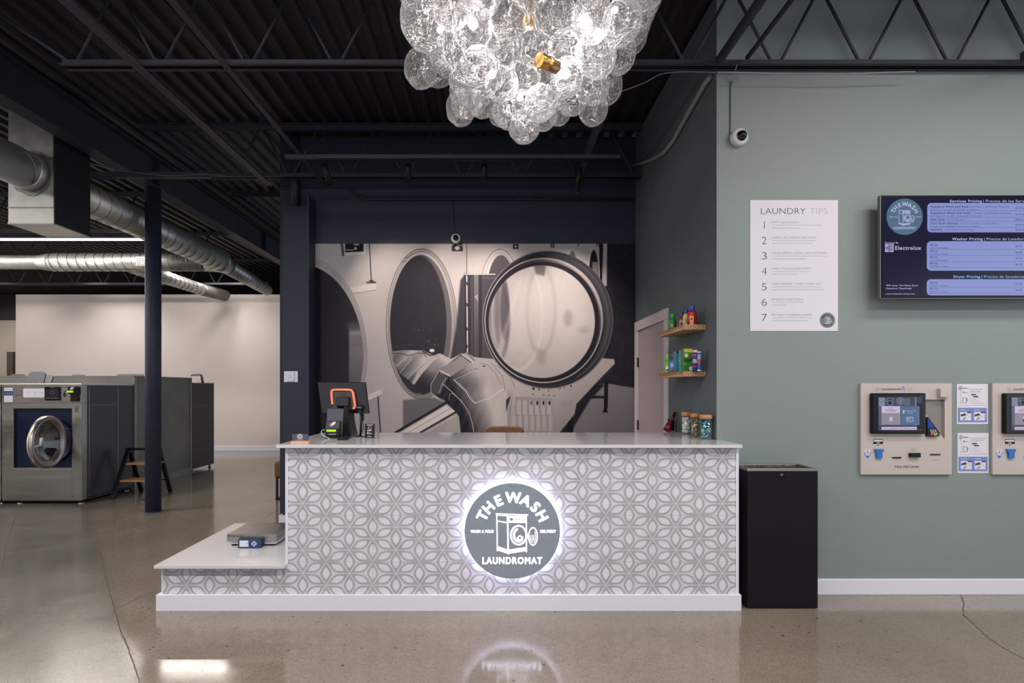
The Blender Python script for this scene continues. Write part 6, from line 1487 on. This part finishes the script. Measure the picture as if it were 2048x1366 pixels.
BULK = t = thing('service_bulkhead', 'taller grey sheet metal service housing between the washer rows', 'bulkhead', (-7.2, 8.4, 0))
MB().box(-10.2, XR, 7.645, 9.1, 0, 1.60).build('housing', M_bulk, t)
MB().box(-10.22, XR + .01, 7.64, 9.11, 1.60, 1.618).build('top_cap', M_bulk, t)
mb = MB(); mb.box(XR, XR + .012, 7.645, 7.70, .0, 1.60); mb.box(XR, XR + .012, 9.05, 9.1, 0, 1.6); mb.box(XR, XR + .008, 7.70, 9.05, .0, .1); mb.box(XR, XR + .003, 7.75, 9.0, .98, .984); mb.box(XR, XR + .02, 8.02, 8.06, .0, 1.6); mb.build('side_frame', pm('worn_zinc', (138, 138, 134), .4, .8, var=.16, vscale=5), t)
t = thing('rear_washing_machine', 'dark steel side of the rear row washer by the white wall', 'washing machine', (XR - .5, 9.5, 0))
zr = wz(766, 9.84)
MB().box(XR - 1.0, XR, 9.12, 9.84, .06, zr - .015).build('cabinet', M_wside, t); MB().box(XR - 1.0, XR + .006, 9.12, 9.85, zr - .015, zr).build('top_panel', M_wst, t)
mb = MB(); mb.box(XR, XR + .003, 9.12, 9.84, 1.13, 1.134); mb.box(XR, XR + .004, 9.125, 9.13, .07, zr - .03); mb.box(XR, XR + .003, 9.7, 9.705, 1.1, 1.3); mb.build('side_seam', M_bulk, t)
for xx in (XR - .05, XR - .9):
    for yy in (9.2, 9.78): MB().lathe([(.03, 0), (.03, .01), (.014, .018), (.014, .07)], (xx, yy, 0), 14).build('foot', M_chrome, t)
# detergent hopper lids on top
M_lid = pm('lid_grey', (92, 92, 98), .4, .3)
def lid(px0, px1, py0, py1, Y, par, lean=.05, th=.02):
    P = [(px0, py1), (px1 - (px1 - px0) * .03, py1)]; x0, x1, z0, z1 = wx(px0, Y), wx(px1, Y), wz(py1, Y), wz(py0, Y); r = min(.05, (z1 - z0) * .4)
    poly = [(x0, z0), (x1, z0)] + [(x1 - r + r * math.cos(a), z1 - r + r * math.sin(a)) for a in (0, .5, 1.05, 1.57)] + [(x0 + r - r * math.cos(a), z1 - r + r * math.sin(a)) for a in (1.57, 1.05, .5, 0)]
    mb = MB(); n = len(poly); fr = [Vector((p[0], Y + lean * (p[1] - z0) / (z1 - z0), p[1])) for p in poly]; bk_ = [p + Vector((0, th, 0)) for p in fr]
    mb.add(fr + bk_, [tuple(range(n)), tuple(range(2 * n - 1, n - 1, -1))] + [(i, n + i, n + (i + 1) % n, (i + 1) % n) for i in range(n)])
    mb.build('hopper_lid', M_lid, par, bevel=.003)
lid(52, 87, 743.2, 765.5, 6.9, W6, .04)
lid(84, 102, 750, 765.6, 7.1, W6, .04)
lid(20, 47, 748, 754.2, 8.9, BULK, .02)
lid(142, 167, 749, 754.2, 8.9, BULK, .02)
lid(233, 286, 748, 754.2, 8.95, BULK, .02)
mb = MB(); yy = 9.4; q = [W(383, 749.5, yy), W(402, 749.3, yy), W(406, 753, yy), W(408, 766.8, yy)]
mb.tube([W(382, 751, yy), W(386, 749.6, yy), W(401, 749.6, yy), W(403, 751.5, yy), W(405.5, 766.2, yy)], [.012, .02, .02, .02, .022], 10)
o = mb.build('hopper_pipe', M_lid); tag(o, 'bent grey inlet pipe on top of the rear washer by the white wall', 'pipe')

# ------------------------------------------------------------------ folding step stool
t = thing('step_stool', 'small black folding step stool with two wooden treads behind the round column', 'step stool', (wx(280, 7.25), 7.3, 0))
def foot_at(px, py): Y = H * F / (py - CY); return Vector((wx(px, Y), Y, .0))
LF, LB = foot_at(223.5, 998.5), foot_at(283, 982); RF, RB = foot_at(287, 1000), foot_at(341, 983.5)
zt3 = .63; TL = Vector((wx(258, 7.3), 7.3, zt3)); TR = Vector((wx(318, 7.3), 7.3, zt3))
def bar(a, b_, w, th, name):
    mb = MB(); d = (b_ - a).normalized(); u = Vector((0, 0, 1)).cross(d).normalized() if abs(d.z) < .99 else Vector((1, 0, 0)); v = Vector((1, 0, 0)) - d * d.x; v.normalize(); u = d.cross(v)
    P = [a + v * w * s1 / 2 + u * th * s2 / 2 for s1, s2 in ((-1, -1), (1, -1), (1, 1), (-1, 1))]; Q = [p + (b_ - a) for p in P]
    for p in P: p.z = max(p.z, 0.0)
    mb.add(P + Q, [(3, 2, 1, 0), (4, 5, 6, 7), (0, 1, 5, 4), (1, 2, 6, 5), (2, 3, 7, 6), (3, 0, 4, 7)]); return mb.build(name, M_black, t, bevel=.004)
bar(LF, TL, .055, .03, 'front_leg'); bar(LB, TL, .055, .03, 'rear_leg'); bar(RF, TR, .055, .03, 'front_leg'); bar(RB, TR, .055, .03, 'rear_leg')
MB().box(TL.x - .03, TR.x + .03, 7.27, 7.33, zt3 - .03, zt3 + .0).build('top_bar', M_black, t, bevel=.006)
for z, ya, yb2, pxa, pxb in ((.235, 7.02, 7.25, 239, 290), (.445, 7.12, 7.35, 251, 300)):
    xa2, xb2 = wx(pxa, ya), wx(pxb + 8, ya); MB().box(xa2, xb2, ya, yb2, z - .022, z).build('tread', pm('step_wood', (170, 122, 88), .5, var=.1, stretch=(8, 1, 1)), t, bevel=.003)
    MB().box(xa2 - .02, xb2 + .02, yb2 - .03, yb2, z - .04, z - .022).build('tread_support', M_black, t)
a, b_ = LB.lerp(TL, .28), RB.lerp(TR, .28); MB().cyl(a, b_, .01, n=10).build('cross_bar', M_black, t)
